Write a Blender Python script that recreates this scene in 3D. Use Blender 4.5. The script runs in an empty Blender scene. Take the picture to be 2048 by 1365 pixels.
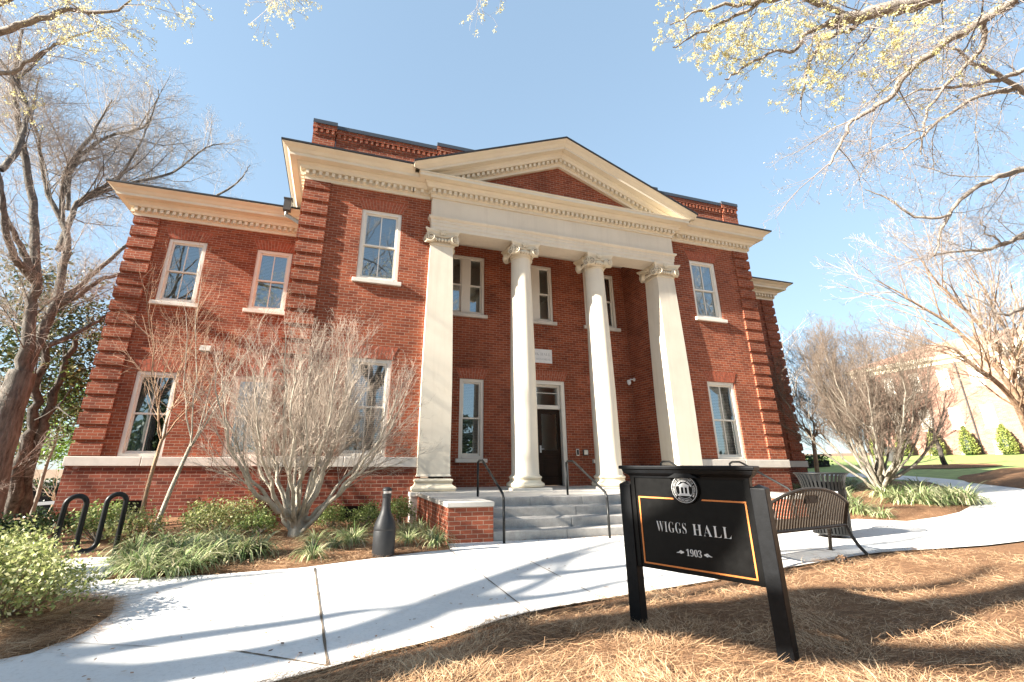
import bpy, bmesh, math, random
from mathutils import Vector, Matrix
from mathutils.geometry import delaunay_2d_cdt
import numpy as np

# ------------------------------------------------------------------ camera, sky, sun, exposure
SC = bpy.context.scene
COL = SC.collection
cam_data = bpy.data.cameras.new('camera')
cam_data.sensor_width = 36.0
cam_data.lens = 921.3 / 2048 * 36
cam_data.shift_x = 48.363 / 2048
cam_data.shift_y = -59.546 / 2048
cam_data.clip_start = 0.05
cam_data.clip_end = 3000
cam = bpy.data.objects.new('camera', cam_data)
COL.objects.link(cam)
_f = Vector((0.28630842, 0.90460363, 0.31578434))
_r = Vector((0.95310463, -0.30262825, 0.00277635))
_u = Vector((-0.09807676, -0.30018063, 0.94882693))
_m = Matrix((( _r.x, _u.x, -_f.x, -0.5851), (_r.y, _u.y, -_f.y, -11.0), (_r.z, _u.z, -_f.z, 1.1823), (0, 0, 0, 1)))
cam.matrix_world = _m
SC.camera = cam

SUN_AZ, SUN_EL = 6.3, 26.5            # shadows run about 6 degrees off the facade line
W = bpy.data.worlds.new('World')
SC.world = W
W.use_nodes = True
nt = W.node_tree
bg = nt.nodes['Background']
sky = nt.nodes.new('ShaderNodeTexSky')
sky.sky_type = 'NISHITA'
sky.sun_disc = False
sky.sun_elevation = math.radians(SUN_EL)
sky.sun_rotation = math.radians(270 - SUN_AZ)
sky.air_density = 0.95
sky.dust_density = 0.3
sky.ozone_density = 0.35
gam = nt.nodes.new('ShaderNodeGamma'); gam.inputs[1].default_value = 0.40      # even out the sky's range as the bright exposure does
tint = nt.nodes.new('ShaderNodeMix'); tint.data_type = 'RGBA'; tint.blend_type = 'MULTIPLY'; tint.inputs[0].default_value = 1.0; tint.inputs[7].default_value = (.78, .96, 1.10, 1)
nt.links.new(sky.outputs[0], gam.inputs[0]); nt.links.new(gam.outputs[0], tint.inputs[6]); nt.links.new(tint.outputs[2], bg.inputs[0])
bg.inputs[1].default_value = 0.107
sun_data = bpy.data.lights.new('sun', 'SUN')
sun_data.energy = 5.0
sun_data.angle = math.radians(0.55)
sun_data.color = (1.0, 0.93, 0.82)
sun = bpy.data.objects.new('sun', sun_data)
COL.objects.link(sun)
_d = Vector((math.cos(math.radians(SUN_AZ)) * math.cos(math.radians(SUN_EL)),
             math.sin(math.radians(SUN_AZ)) * math.cos(math.radians(SUN_EL)), -math.sin(math.radians(SUN_EL))))
sun.rotation_euler = _d.to_track_quat('-Z', 'Y').to_euler()
sun.location = (-30, -6, 20)
SC.view_settings.view_transform = 'Standard'
SC.view_settings.look = 'None'
SC.view_settings.gamma = 1
SC.view_settings.exposure = 2.42

# ------------------------------------------------------------------ helpers
def H(x, y):
    def sp(t, k): return k * math.log1p(math.exp(min(60, t / k)))
    left = max(0., min(1., (-x - 6.5) / 3)); left = left * left * (3 - 2 * left)
    return .055 * sp(x - 9.5, .8) - .03 * sp(min(-x, 40) - 3, .6) * (1 - left) - left * (.12 + .08 * sp(-.47 * max(x, -60) + .88 * max(-20, min(y, 60)) - 9, 1.2))

def tag(o, label=None, cat=None, group=None, kind=None):
    if label: o['label'] = label
    if cat: o['category'] = cat
    if group: o['group'] = group
    if kind: o['kind'] = kind
    return o

def thing(name, label, cat, loc=(0, 0, 0), group=None, rz=0):
    o = bpy.data.objects.new(name, None)
    o.empty_display_size = .2
    COL.objects.link(o)
    o.location = loc
    o.rotation_euler = (0, 0, rz)
    o['wl'] = (loc[0], loc[1], loc[2])
    tag(o, label, cat, group)
    return o

class MB:
    def __init__(self): self.v = []; self.f = []
    def add(self, vs, fs):
        b = len(self.v); self.v.extend(vs); self.f.extend([tuple(i + b for i in f) for f in fs]); return b
    def box(self, x0, x1, y0, y1, z0, z1):
        self.add([(x0, y0, z0), (x1, y0, z0), (x1, y1, z0), (x0, y1, z0), (x0, y0, z1), (x1, y0, z1), (x1, y1, z1), (x0, y1, z1)],
                 [(0, 3, 2, 1), (4, 5, 6, 7), (0, 1, 5, 4), (1, 2, 6, 5), (2, 3, 7, 6), (3, 0, 4, 7)])
    def quad(self, a, b, c, d): self.add([a, b, c, d], [(0, 1, 2, 3)])
    def prism(self, pts, axis, a, b):
        """polygon pts (2d) extruded along axis from a to b"""
        n = len(pts)
        def mk(p, t):
            return {'x': (t, p[0], p[1]), 'y': (p[0], t, p[1]), 'z': (p[0], p[1], t)}[axis]
        vs = [mk(p, a) for p in pts] + [mk(p, b) for p in pts]
        fs = [tuple(range(n - 1, -1, -1)), tuple(range(n, 2 * n))] + [(i, (i + 1) % n, (i + 1) % n + n, i + n) for i in range(n)]
        self.add(vs, fs)
    def tube(self, pts, rad, n=8, cap=True):
        pts = [Vector(p) for p in pts]
        m = len(pts)
        if not hasattr(rad, '__len__'): rad = [rad] * m
        t0 = (pts[1] - pts[0]).normalized()
        a = Vector((0, 0, 1)) if abs(t0.z) < .9 else Vector((1, 0, 0))
        u = t0.cross(a).normalized()
        vs = []
        for i in range(m):
            t = (pts[min(i + 1, m - 1)] - pts[max(i - 1, 0)])
            if t.length < 1e-9: t = t0
            t.normalize()
            u = (u - t * u.dot(t))
            if u.length < 1e-6: u = t.orthogonal()
            u.normalize(); w = t.cross(u)
            for k in range(n):
                an = 2 * math.pi * k / n
                q = pts[i] + (u * math.cos(an) + w * math.sin(an)) * rad[i]
                vs.append((q.x, q.y, q.z))
        fs = []
        for i in range(m - 1):
            for k in range(n):
                k2 = (k + 1) % n
                fs.append((i * n + k, i * n + k2, (i + 1) * n + k2, (i + 1) * n + k))
        if cap:
            fs.append(tuple(range(n - 1, -1, -1))); fs.append(tuple(range((m - 1) * n, m * n)))
        self.add(vs, fs)
    def lathe(self, prof, n=32, c=(0, 0, 0), square=False):
        """prof: list of (radius, z)"""
        m = len(prof); vs = []
        if square:
            ang = [math.pi / 4 + k * math.pi / 2 for k in range(4)]; n = 4; s = math.sqrt(2)
        else:
            ang = [2 * math.pi * k / n for k in range(n)]; s = 1
        for r, z in prof:
            for a in ang: vs.append((c[0] + math.cos(a) * r * s, c[1] + math.sin(a) * r * s, c[2] + z))
        fs = [(i * n + k, i * n + (k + 1) % n, (i + 1) * n + (k + 1) % n, (i + 1) * n + k) for i in range(m - 1) for k in range(n)]
        fs.append(tuple(range(n - 1, -1, -1))); fs.append(tuple(range((m - 1) * n, m * n)))
        self.add(vs, fs)
    def sphere(self, c, r, n=8, m=6, sc=(1, 1, 1)):
        prof = [(max(1e-4, math.sin(math.pi * i / m)) * r, -math.cos(math.pi * i / m) * r) for i in range(m + 1)]
        vs = []
        for rr, z in prof:
            for k in range(n):
                a = 2 * math.pi * k / n
                vs.append((c[0] + math.cos(a) * rr * sc[0], c[1] + math.sin(a) * rr * sc[1], c[2] + z * sc[2]))
        fs = [(i * n + k, i * n + (k + 1) % n, (i + 1) * n + (k + 1) % n, (i + 1) * n + k) for i in range(m) for k in range(n)]
        self.add(vs, fs)
    def sweep(self, path, prof, close=True):
        """path: xy points; prof: (projection, z); outward is the right-hand side of the path; mitred"""
        n = len(path); P = [Vector(p) for p in path]; vs = []
        for i in range(n):
            dirs = []
            if i > 0: dirs.append((P[i] - P[i - 1]).normalized())
            if i < n - 1: dirs.append((P[i + 1] - P[i]).normalized())
            ns = [Vector((d.y, -d.x)) for d in dirs]
            if len(ns) == 2:
                mm = ns[0] + ns[1]; mm = mm / max(.2, mm.dot(ns[0]))
            else: mm = ns[0]
            for p, z in prof: vs.append((P[i].x + mm.x * p, P[i].y + mm.y * p, z))
        k = len(prof); fs = []
        for i in range(n - 1):
            for j in range(k if close else k - 1):
                j2 = (j + 1) % k
                fs.append((i * k + j, (i + 1) * k + j, (i + 1) * k + j2, i * k + j2))
        if close:
            fs.append(tuple(range(k))); fs.append(tuple(range((n - 1) * k + k - 1, (n - 1) * k - 1, -1)))
        self.add(vs, fs)
    def build(self, name, mat, parent=None, smooth=False, uv=False, bevel=0, local=False, fixn=False):
        me = bpy.data.meshes.new(name)
        off = (0, 0, 0)
        if parent is not None and not local: off = parent['wl'] if 'wl' in parent else (0, 0, 0)
        vs = self.v if off == (0, 0, 0) else [(a - off[0], b - off[1], c - off[2]) for a, b, c in self.v]
        me.from_pydata(vs, [], self.f)
        if fixn:
            bm = bmesh.new(); bm.from_mesh(me); bmesh.ops.recalc_face_normals(bm, faces=bm.faces); bm.to_mesh(me); bm.free()
        if uv: boxuv(me, off)
        me.materials.append(mat)
        if smooth:
            me.polygons.foreach_set('use_smooth', [True] * len(me.polygons))
        o = bpy.data.objects.new(name, me)
        COL.objects.link(o)
        if parent is not None:
            o.parent = parent; o['wl'] = tuple(off)
        else: o['wl'] = (0.0, 0.0, 0.0)
        if bevel:
            md = o.modifiers.new('bevel', 'BEVEL'); md.width = bevel; md.segments = 2; md.limit_method = 'ANGLE'; md.angle_limit = math.radians(40)
        if smooth and smooth == 'auto':
            me.set_sharp_from_angle(angle=math.radians(40))
        return o

def boxuv(me, off):
    ul = me.uv_layers.new(name='uv')
    for p in me.polygons:
        nx, ny, nz = abs(p.normal.x), abs(p.normal.y), abs(p.normal.z)
        for li in p.loop_indices:
            c = me.vertices[me.loops[li].vertex_index].co
            x, y, z = c.x + off[0], c.y + off[1], c.z + off[2]
            if nz > .75: uvv = (x, y)
            elif nx > ny: uvv = (y, z)
            else: uvv = (x, z)
            ul.data[li].uv = uvv

def fast_mesh(name, verts, quads, mat, parent=None, off=(0, 0, 0), col=None):
    """verts (N,3) array, quads (M,4) array; optional per-face tint stored as colour attribute"""
    verts = np.asarray(verts, dtype=np.float32) - np.asarray(off, dtype=np.float32)
    quads = np.asarray(quads, dtype=np.int32)
    k = quads.shape[1]
    me = bpy.data.meshes.new(name)
    me.vertices.add(len(verts)); me.vertices.foreach_set('co', verts.ravel())
    me.loops.add(quads.size); me.loops.foreach_set('vertex_index', quads.ravel())
    me.polygons.add(len(quads))
    me.polygons.foreach_set('loop_start', np.arange(0, quads.size, k, dtype=np.int32))
    me.polygons.foreach_set('loop_total', np.full(len(quads), k, dtype=np.int32))
    me.update(calc_edges=True)
    if col is not None:
        at = me.attributes.new('tint', 'FLOAT', 'FACE'); at.data.foreach_set('value', np.asarray(col, dtype=np.float32))
    me.materials.append(mat)
    o = bpy.data.objects.new(name, me); COL.objects.link(o)
    if parent is not None: o.parent = parent
    o['wl'] = tuple(float(a) for a in off)
    return o

# ------------------------------------------------------------------ materials
def newmat(name):
    m = bpy.data.materials.new(name); m.use_nodes = True
    t = m.node_tree; b = t.nodes['Principled BSDF']
    return m, t, b
def N(t, ty, **kw):
    n = t.nodes.new(ty)
    for k, v in kw.items(): setattr(n, k, v)
    return n
def noise(t, scale, detail=4, rough=.55, vec=None):
    n = N(t, 'ShaderNodeTexNoise'); n.inputs['Scale'].default_value = scale; n.inputs['Detail'].default_value = detail; n.inputs['Roughness'].default_value = rough
    if vec: t.links.new(vec, n.inputs['Vector'])
    return n
def ramp(t, src, stops):
    r = N(t, 'ShaderNodeValToRGB')
    e = r.color_ramp.elements
    while len(e) < len(stops): e.new(.5)
    for i, (p, c) in enumerate(stops):
        e[i].position = p; e[i].color = c if len(c) == 4 else (*c, 1)
    t.links.new(src, r.inputs[0]); return r
def mix(t, fac, a, b, mode='MIX'):
    n = N(t, 'ShaderNodeMix', data_type='RGBA', blend_type=mode)
    for i, s in ((0, fac), (6, a), (7, b)):
        if hasattr(s, 'is_linked') or hasattr(s, 'links'): t.links.new(s, n.inputs[i])
        elif i == 0: n.inputs[0].default_value = s
        else: n.inputs[i].default_value = (*s, 1)
    return n.outputs[2]
def bump(t, b, src, strength=.3, dist=.01):
    n = N(t, 'ShaderNodeBump'); n.inputs['Strength'].default_value = strength; n.inputs['Distance'].default_value = dist
    t.links.new(src, n.inputs['Height']); t.links.new(n.outputs[0], b.inputs['Normal'])
def geo(t): return N(t, 'ShaderNodeNewGeometry').outputs['Position']

def simple(name, c, rough=.6, var=.12, scale=6, bumps=0, bscale=60, metal=0, spec=None, fine=0):
    m, t, b = newmat(name)
    p = geo(t)
    n = noise(t, scale, 5, .6, p)
    lo = tuple(x * (1 - var) for x in c); hi = tuple(min(1, x * (1 + var)) for x in c)
    col = ramp(t, n.outputs[0], [(.3, lo), (.7, hi)]).outputs[0]
    if fine:
        n3 = noise(t, 90, 3, .6, p)
        col = mix(t, ramp(t, n3.outputs[0], [(.35, (0, 0, 0)), (.65, (fine,) * 3)]).outputs[0], col, tuple(x * .6 for x in c))
    t.links.new(col, b.inputs['Base Color'])
    b.inputs['Roughness'].default_value = rough; b.inputs['Metallic'].default_value = metal
    if spec is not None: b.inputs['Specular IOR Level'].default_value = spec
    if bumps: bump(t, b, noise(t, bscale, 4, .6, p).outputs[0], bumps, .005)
    return m

def brick_mat(name, c1, c2, mortar, bw=.215, rh=.072, ms=.0055, stain=.35, patch=None, wob=.004, bstr=.7):
    m, t, b = newmat(name)
    uvn = N(t, 'ShaderNodeUVMap'); uvn.uv_map = 'uv'
    nz = noise(t, 9, 2, .5, uvn.outputs[0])
    vm = N(t, 'ShaderNodeVectorMath', operation='SCALE'); vm.inputs['Scale'].default_value = wob * 2
    sub = N(t, 'ShaderNodeVectorMath', operation='SUBTRACT'); sub.inputs[1].default_value = (.5, .5, .5)
    t.links.new(nz.outputs['Color'], sub.inputs[0]); t.links.new(sub.outputs[0], vm.inputs[0])
    add = N(t, 'ShaderNodeVectorMath', operation='ADD'); t.links.new(uvn.outputs[0], add.inputs[0]); t.links.new(vm.outputs[0], add.inputs[1])
    br = N(t, 'ShaderNodeTexBrick')
    br.inputs['Scale'].default_value = 1; br.inputs['Brick Width'].default_value = bw; br.inputs['Row Height'].default_value = rh
    br.inputs['Mortar Size'].default_value = ms; br.inputs['Mortar Smooth'].default_value = .25; br.inputs['Bias'].default_value = -.1
    br.inputs['Color1'].default_value = (*c1, 1); br.inputs['Color2'].default_value = (*c2, 1); br.inputs['Mortar'].default_value = (*mortar, 1)
    t.links.new(add.outputs[0], br.inputs['Vector'])
    # second brick lookup, offset, gives a few extra dark / purple bricks
    br2 = N(t, 'ShaderNodeTexBrick')
    for k in ('Scale', 'Brick Width', 'Row Height', 'Mortar Size'): br2.inputs[k].default_value = br.inputs[k].default_value
    br2.inputs['Mortar Size'].default_value = 0; br2.inputs['Bias'].default_value = -.42
    br2.inputs['Color1'].default_value = (1, 1, 1, 1); br2.inputs['Color2'].default_value = (.46, .42, .46, 1)
    sh = N(t, 'ShaderNodeVectorMath', operation='ADD'); sh.inputs[1].default_value = (bw * 40, rh * 74, 0)
    t.links.new(add.outputs[0], sh.inputs[0]); t.links.new(sh.outputs[0], br2.inputs['Vector'])
    col = mix(t, .8, br.outputs[0], br2.outputs[0], 'MULTIPLY')
    big = noise(t, .9, 5, .65, uvn.outputs[0])
    st = ramp(t, big.outputs[0], [(.3, (1 - stain,) * 3), (.62, (1.08,) * 3)])
    col = mix(t, 1, col, st.outputs[0], 'MULTIPLY')
    if patch:
        pn = noise(t, 2.2, 3, .6, uvn.outputs[0])
        pf = ramp(t, pn.outputs[0], [(.66, (0, 0, 0)), (.74, (patch[1],) * 3)])
        col = mix(t, pf.outputs[0], col, patch[0])
    t.links.new(col, b.inputs['Base Color'])
    b.inputs['Roughness'].default_value = .85; b.inputs['Specular IOR Level'].default_value = .25
    inv = N(t, 'ShaderNodeMath', operation='SUBTRACT'); inv.inputs[0].default_value = 1; t.links.new(br.outputs['Fac'], inv.inputs[1])
    fn = noise(t, 45, 4, .65, uvn.outputs[0])
    ad = N(t, 'ShaderNodeMath', operation='MULTIPLY_ADD'); ad.inputs[1].default_value = .55
    t.links.new(fn.outputs[0], ad.inputs[0]); t.links.new(inv.outputs[0], ad.inputs[2])
    bump(t, b, ad.outputs[0], bstr, .014)
    return m

M = {}
M['brick'] = brick_mat('red_brick', (.33, .082, .036), (.225, .051, .025), (.43, .265, .18), ms=.0065, bstr=1.0)
M['brick_base'] = brick_mat('weathered_base_brick', (.27, .07, .038), (.15, .037, .024), (.36, .235, .17), stain=.45, patch=((.5, .4, .36), .45), bw=.23, rh=.078)
M['brick_step'] = brick_mat('step_wall_brick', (.31, .085, .044), (.265, .07, .037), (.40, .27, .19), bw=.19, rh=.0655, stain=.15)
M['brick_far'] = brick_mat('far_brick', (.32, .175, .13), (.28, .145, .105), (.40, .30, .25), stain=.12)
M['arch'] = simple('arch_brick', (.31, .076, .036), .85, .35, 14, .4, 40)
M['mortar'] = simple('mortar', (.42, .26, .18), .9, .2, 20)
M['cream'] = simple('cream_paint', (.68, .60, .46), .5, .05, 2, .06, 30)
M['stucco'] = simple('cream_stucco', (.68, .61, .495), .75, .07, 3, .25, 70)
M['grime_shade'] = simple('carving_grime_shade', (.40, .33, .24), .8, .2, 20)  # dirt plus shade in the carved recesses, both painted as a darker colour
def stucco_mat():
    m, t, b = newmat('weathered_stucco'); p = geo(t)
    mp = N(t, 'ShaderNodeMapping'); mp.inputs['Scale'].default_value = (9, 9, .55); t.links.new(p, mp.inputs[0])
    n1 = noise(t, 1, 4, .6, mp.outputs[0]); n2 = noise(t, 1.6, 4, .6, p); n3 = noise(t, 55, 3, .6, p)
    c = ramp(t, n2.outputs[0], [(.3, (.64, .57, .46)), (.7, (.70, .63, .515))]).outputs[0]
    c = mix(t, ramp(t, n1.outputs[0], [(.5, (0, 0, 0)), (.72, (.30,) * 3)]).outputs[0], c, (.52, .455, .36))
    t.links.new(c, b.inputs['Base Color']); b.inputs['Roughness'].default_value = .75; b.inputs['Specular IOR Level'].default_value = .3
    bump(t, b, n3.outputs[0], .22, .005); return m
M['stucco'] = stucco_mat()
M['window_paint'] = simple('window_paint', (.70, .65, .57), .45, .03, 3)
M['stone'] = simple('belt_stone', (.60, .55, .49), .8, .1, 5, .25, 60, fine=.12)
M['porch'] = simple('porch_stone', (.55, .515, .46), .8, .1, 3, .2, 50)
M['granite'] = simple('granite_step', (.37, .35, .325), .85, .22, 7, .4, 90, fine=.5)
M['black_edge'] = simple('roof_edge_metal', (.012, .012, .014), .5, .2)
M['coping'] = simple('coping_metal', (.045, .055, .07), .42, .1, 3)
M['bronze'] = simple('downspout_metal', (.05, .047, .045), .4, .15, 5)
M['rail'] = simple('rail_paint', (.011, .0115, .0115), .42, .2, 8, .05, spec=.25)
M['black'] = simple('sign_black', (.006, .0065, .0075), .4, .35, 25, .12, 120, spec=.15, fine=.25)
M['panel_black'] = simple('panel_black', (.005, .005, .005), .28, .3, 18, .03, 200, spec=.12)
M['orange'] = simple('orange_paint', (.55, .17, .03), .45, .05)
M['letter'] = simple('letter_white', (.62, .62, .6), .5, .05)
M['white'] = simple('white_plastic', (.75, .75, .74), .4, .05)
M['tablet'] = simple('marble_tablet', (.72, .71, .70), .6, .06, 8)
M['carved'] = simple('carved_letter', (.42, .42, .42), .8, .05)
M['bench'] = simple('bench_metal', (.04, .031, .023), .4, .2, 12, .06, spec=.25)
M['receptacle'] = simple('receptacle_plastic', (.018, .0185, .02), .5, .12, 10, .08, 150, spec=.25)
M['steel'] = simple('steel', (.6, .6, .6), .3, .05, metal=1)
M['door'] = simple('dark_door_wood', (.022, .011, .006), .4, .3, 4, .05, spec=.15)
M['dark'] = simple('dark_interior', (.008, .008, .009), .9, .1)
M['blind'] = simple('window_blind', (.48, .48, .45), .6, .05)
M['curtain'] = simple('curtain', (.60, .66, .62), .8, .1)
M['grille'] = simple('vent_grille', (.006, .006, .006), .8, .1)

def glass_mat():
    m, t, b = newmat('window_glass')
    t.nodes.remove(b)
    out = t.nodes['Material Output']
    tr = N(t, 'ShaderNodeBsdfTransparent'); tr.inputs[0].default_value = (.72, .78, .78, 1)
    gl = N(t, 'ShaderNodeBsdfGlossy'); gl.inputs['Roughness'].default_value = .015; gl.inputs[0].default_value = (.86, .95, 1, 1)
    fr = N(t, 'ShaderNodeFresnel'); fr.inputs[0].default_value = 1.9
    p = geo(t); nz = noise(t, 1.6, 2, .5, p)
    bp = N(t, 'ShaderNodeBump'); bp.inputs['Strength'].default_value = .05; bp.inputs['Distance'].default_value = .02
    t.links.new(nz.outputs[0], bp.inputs['Height']); t.links.new(bp.outputs[0], gl.inputs['Normal'])
    ad = N(t, 'ShaderNodeMath', operation='MULTIPLY_ADD'); ad.inputs[1].default_value = 1.7; ad.inputs[2].default_value = .13
    t.links.new(fr.outputs[0], ad.inputs[0])
    mx = N(t, 'ShaderNodeMixShader'); t.links.new(ad.outputs[0], mx.inputs[0]); t.links.new(tr.outputs[0], mx.inputs[1]); t.links.new(gl.outputs[0], mx.inputs[2])
    t.links.new(mx.outputs[0], out.inputs[0])
    return m
M['glass'] = glass_mat()

def concrete_mat():
    m, t, b = newmat('path_concrete')
    p = geo(t)
    n1 = noise(t, .8, 5, .6, p); n2 = noise(t, 35, 5, .7, p); n3 = noise(t, 6, 3, .6, p)
    c = ramp(t, n1.outputs[0], [(.3, (.58, .565, .54)), (.7, (.67, .655, .63))]).outputs[0]
    c = mix(t, ramp(t, n2.outputs[0], [(.30, (.35,) * 3), (.5, (0, 0, 0))]).outputs[0], c, (.38, .36, .33))
    c = mix(t, ramp(t, n3.outputs[0], [(.58, (0, 0, 0)), (.78, (.32,) * 3)]).outputs[0], c, (.42, .37, .30))
    n5 = noise(t, 110, 2, .5, p)
    c = mix(t, ramp(t, n5.outputs[0], [(.68, (0, 0, 0)), (.74, (.55,) * 3)]).outputs[0], c, (.25, .22, .18))
    t.links.new(c, b.inputs['Base Color']); b.inputs['Roughness'].default_value = .9; b.inputs['Specular IOR Level'].default_value = .2
    bump(t, b, n2.outputs[0], .2, .004)
    return m
M['concrete'] = concrete_mat()
M['joint'] = simple('joint_dirt', (.13, .10, .07), .95, .4, 30)

def straw_mat(name, a, b_, c_):
    m, t, b = newmat(name)
    p = geo(t)
    n1 = noise(t, 2.2, 6, .7, p); n2 = noise(t, 60, 4, .7, p)
    mp = N(t, 'ShaderNodeMapping'); mp.inputs['Scale'].default_value = (6, 60, 30); mp.inputs['Rotation'].default_value = (0, 0, .6)
    t.links.new(p, mp.inputs[0]); n3 = noise(t, 3, 4, .7, mp.outputs[0])
    mp2 = N(t, 'ShaderNodeMapping'); mp2.inputs['Scale'].default_value = (60, 7, 30); mp2.inputs['Rotation'].default_value = (0, 0, .25)
    t.links.new(p, mp2.inputs[0]); n4 = noise(t, 3, 4, .7, mp2.outputs[0])
    c = ramp(t, n1.outputs[0], [(.3, a), (.7, b_)]).outputs[0]
    c = mix(t, ramp(t, n3.outputs[0], [(.42, (0, 0, 0)), (.62, (.6,) * 3)]).outputs[0], c, c_)
    c = mix(t, ramp(t, n4.outputs[0], [(.36, (.7,) * 3), (.5, (0, 0, 0))]).outputs[0], c, tuple(x * .45 for x in a))
    t.links.new(c, b.inputs['Base Color']); b.inputs['Roughness'].default_value = .95; b.inputs['Specular IOR Level'].default_value = .1
    ad = N(t, 'ShaderNodeMath', operation='ADD'); t.links.new(n3.outputs[0], ad.inputs[0]); t.links.new(n2.outputs[0], ad.inputs[1])
    bump(t, b, ad.outputs[0], .8, .02)
    return m
M['straw'] = straw_mat('pine_straw_bed', (.15, .077, .042), (.25, .135, .073), (.38, .235, .135))
M['soil'] = straw_mat('leaf_litter_ground', (.20, .13, .085), (.27, .18, .12), (.34, .26, .18))

def tint_mat(name, stops, rough=.6, trans=.0, spec=.3):
    """colour from per-face tint attribute"""
    m, t, b = newmat(name)
    a = N(t, 'ShaderNodeAttribute', attribute_name='tint')
    r = ramp(t, a.outputs['Fac'], stops)
    t.links.new(r.outputs[0], b.inputs['Base Color'])
    b.inputs['Roughness'].default_value = rough; b.inputs['Specular IOR Level'].default_value = spec
    if trans:
        out = t.nodes['Material Output']
        tl = N(t, 'ShaderNodeBsdfTranslucent'); t.links.new(r.outputs[0], tl.inputs[0])
        mx = N(t, 'ShaderNodeMixShader'); mx.inputs[0].default_value = trans
        t.links.new(b.outputs[0], mx.inputs[1]); t.links.new(tl.outputs[0], mx.inputs[2]); t.links.new(mx.outputs[0], out.inputs[0])
    return m
M['needle'] = tint_mat('pine_needle', [(0, (.10, .05, .027)), (.3, (.29, .16, .082)), (.65, (.47, .285, .15)), (1, (.58, .41, .25))], .7)
M['dead_leaf'] = tint_mat('dead_leaf', [(0, (.12, .07, .045)), (.5, (.28, .16, .09)), (1, (.45, .33, .22))], .8)
M['shrub_leaf'] = tint_mat('shrub_leaf', [(0, (.06, .11, .028)), (.4, (.19, .27, .075)), (.75, (.36, .41, .15)), (1, (.50, .50, .24))], .5, .35)
M['yellow_leaf'] = tint_mat('yellow_green_leaf', [(0, (.09, .14, .035)), (.35, (.27, .31, .10)), (.75, (.50, .50, .23)), (1, (.64, .61, .42))], .5, .35)
M['dark_leaf'] = tint_mat('dark_leaf', [(0, (.012, .028, .008)), (.6, (.04, .075, .02)), (1, (.10, .14, .04))], .35, .2)
M['magnolia_leaf'] = tint_mat('magnolia_leaf', [(0, (.02, .035, .01)), (.5, (.06, .09, .025)), (.85, (.17, .17, .06)), (1, (.30, .26, .13))], .32, .2)
M['bright_leaf'] = tint_mat('bright_leaf', [(0, (.06, .13, .015)), (.6, (.17, .30, .035)), (1, (.30, .44, .08))], .4, .4)
M['young_leaf'] = tint_mat('young_leaf', [(0, (.40, .37, .13)), (.4, (.62, .56, .26)), (1, (.76, .69, .44))], .6, .45)
M['tassel'] = tint_mat('pale_tassel', [(0, (.36, .27, .16)), (.5, (.52, .42, .28)), (1, (.62, .54, .40))], .7, .4)
M['blade'] = tint_mat('grass_blade', [(0, (.06, .11, .035)), (.35, (.19, .26, .095)), (.65, (.42, .43, .24)), (1, (.60, .53, .36))], .4, .25)
M['lawn'] = simple('lawn_grass', (.19, .25, .065), .9, .3, 3, .6, 40)
M['arbor'] = tint_mat('arborvitae_leaf', [(0, (.10, .14, .03)), (.6, (.28, .32, .08)), (1, (.42, .43, .14))], .6, .3)
def bark_mat(name, a, b_, sc=(14, 14, 3)):
    m, t, b = newmat(name)
    p = geo(t); mp = N(t, 'ShaderNodeMapping'); mp.inputs['Scale'].default_value = sc; t.links.new(p, mp.inputs[0])
    n = noise(t, 1, 6, .7, mp.outputs[0])
    c = ramp(t, n.outputs[0], [(.3, a), (.68, b_)]).outputs[0]
    t.links.new(c, b.inputs['Base Color']); b.inputs['Roughness'].default_value = .9; b.inputs['Specular IOR Level'].default_value = .15
    bump(t, b, n.outputs[0], 1.0, .06)
    return m
M['bark_big'] = bark_mat('grey_brown_bark', (.05, .045, .040), (.21, .19, .165))
M['bark_rough'] = bark_mat('rough_dark_bark', (.022, .02, .018), (.15, .132, .115), (9, 9, 5))
M['bark_pale'] = bark_mat('pale_smooth_bark', (.30, .265, .21), (.58, .52, .42), (9, 9, 4))
M['bark_tan'] = bark_mat('tan_peeling_bark', (.22, .125, .075), (.46, .33, .22), (12, 12, 3))
M['bark_grey'] = bark_mat('grey_twig_bark', (.15, .125, .105), (.36, .315, .27), (10, 10, 6))
M['bark_mottled'] = bark_mat('mottled_grey_bark', (.11, .095, .075), (.36, .32, .26), (9, 9, 4))
M['twig_pale'] = simple('pale_twig', (.40, .325, .26), .9, .2, 3)
M['twig_red'] = simple('reddish_twig', (.30, .185, .14), .9, .25, 3)
M['twig_dark'] = simple('brown_twig', (.16, .12, .09), .9, .25, 3)
M['twig_crape'] = simple('tan_twig', (.40, .27, .18), .9, .25, 3)
M['twig_soft'] = simple('soft_grey_twig', (.22, .18, .155), .9, .3, 2)
M['twig_big'] = simple('grey_twig', (.38, .33, .285), .9, .25, 2)
M['tile_roof'] = simple('terracotta_roof', (.42, .22, .15), .8, .15, 2, .4, 12)
M['asphalt'] = simple('road_asphalt', (.11, .105, .10), .9, .1, 2)
M['stop_red'] = simple('stop_red', (.45, .03, .03), .5, .1)
M['pale_wall'] = simple('pale_wall', (.36, .345, .31), .8, .1, 2)

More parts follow.
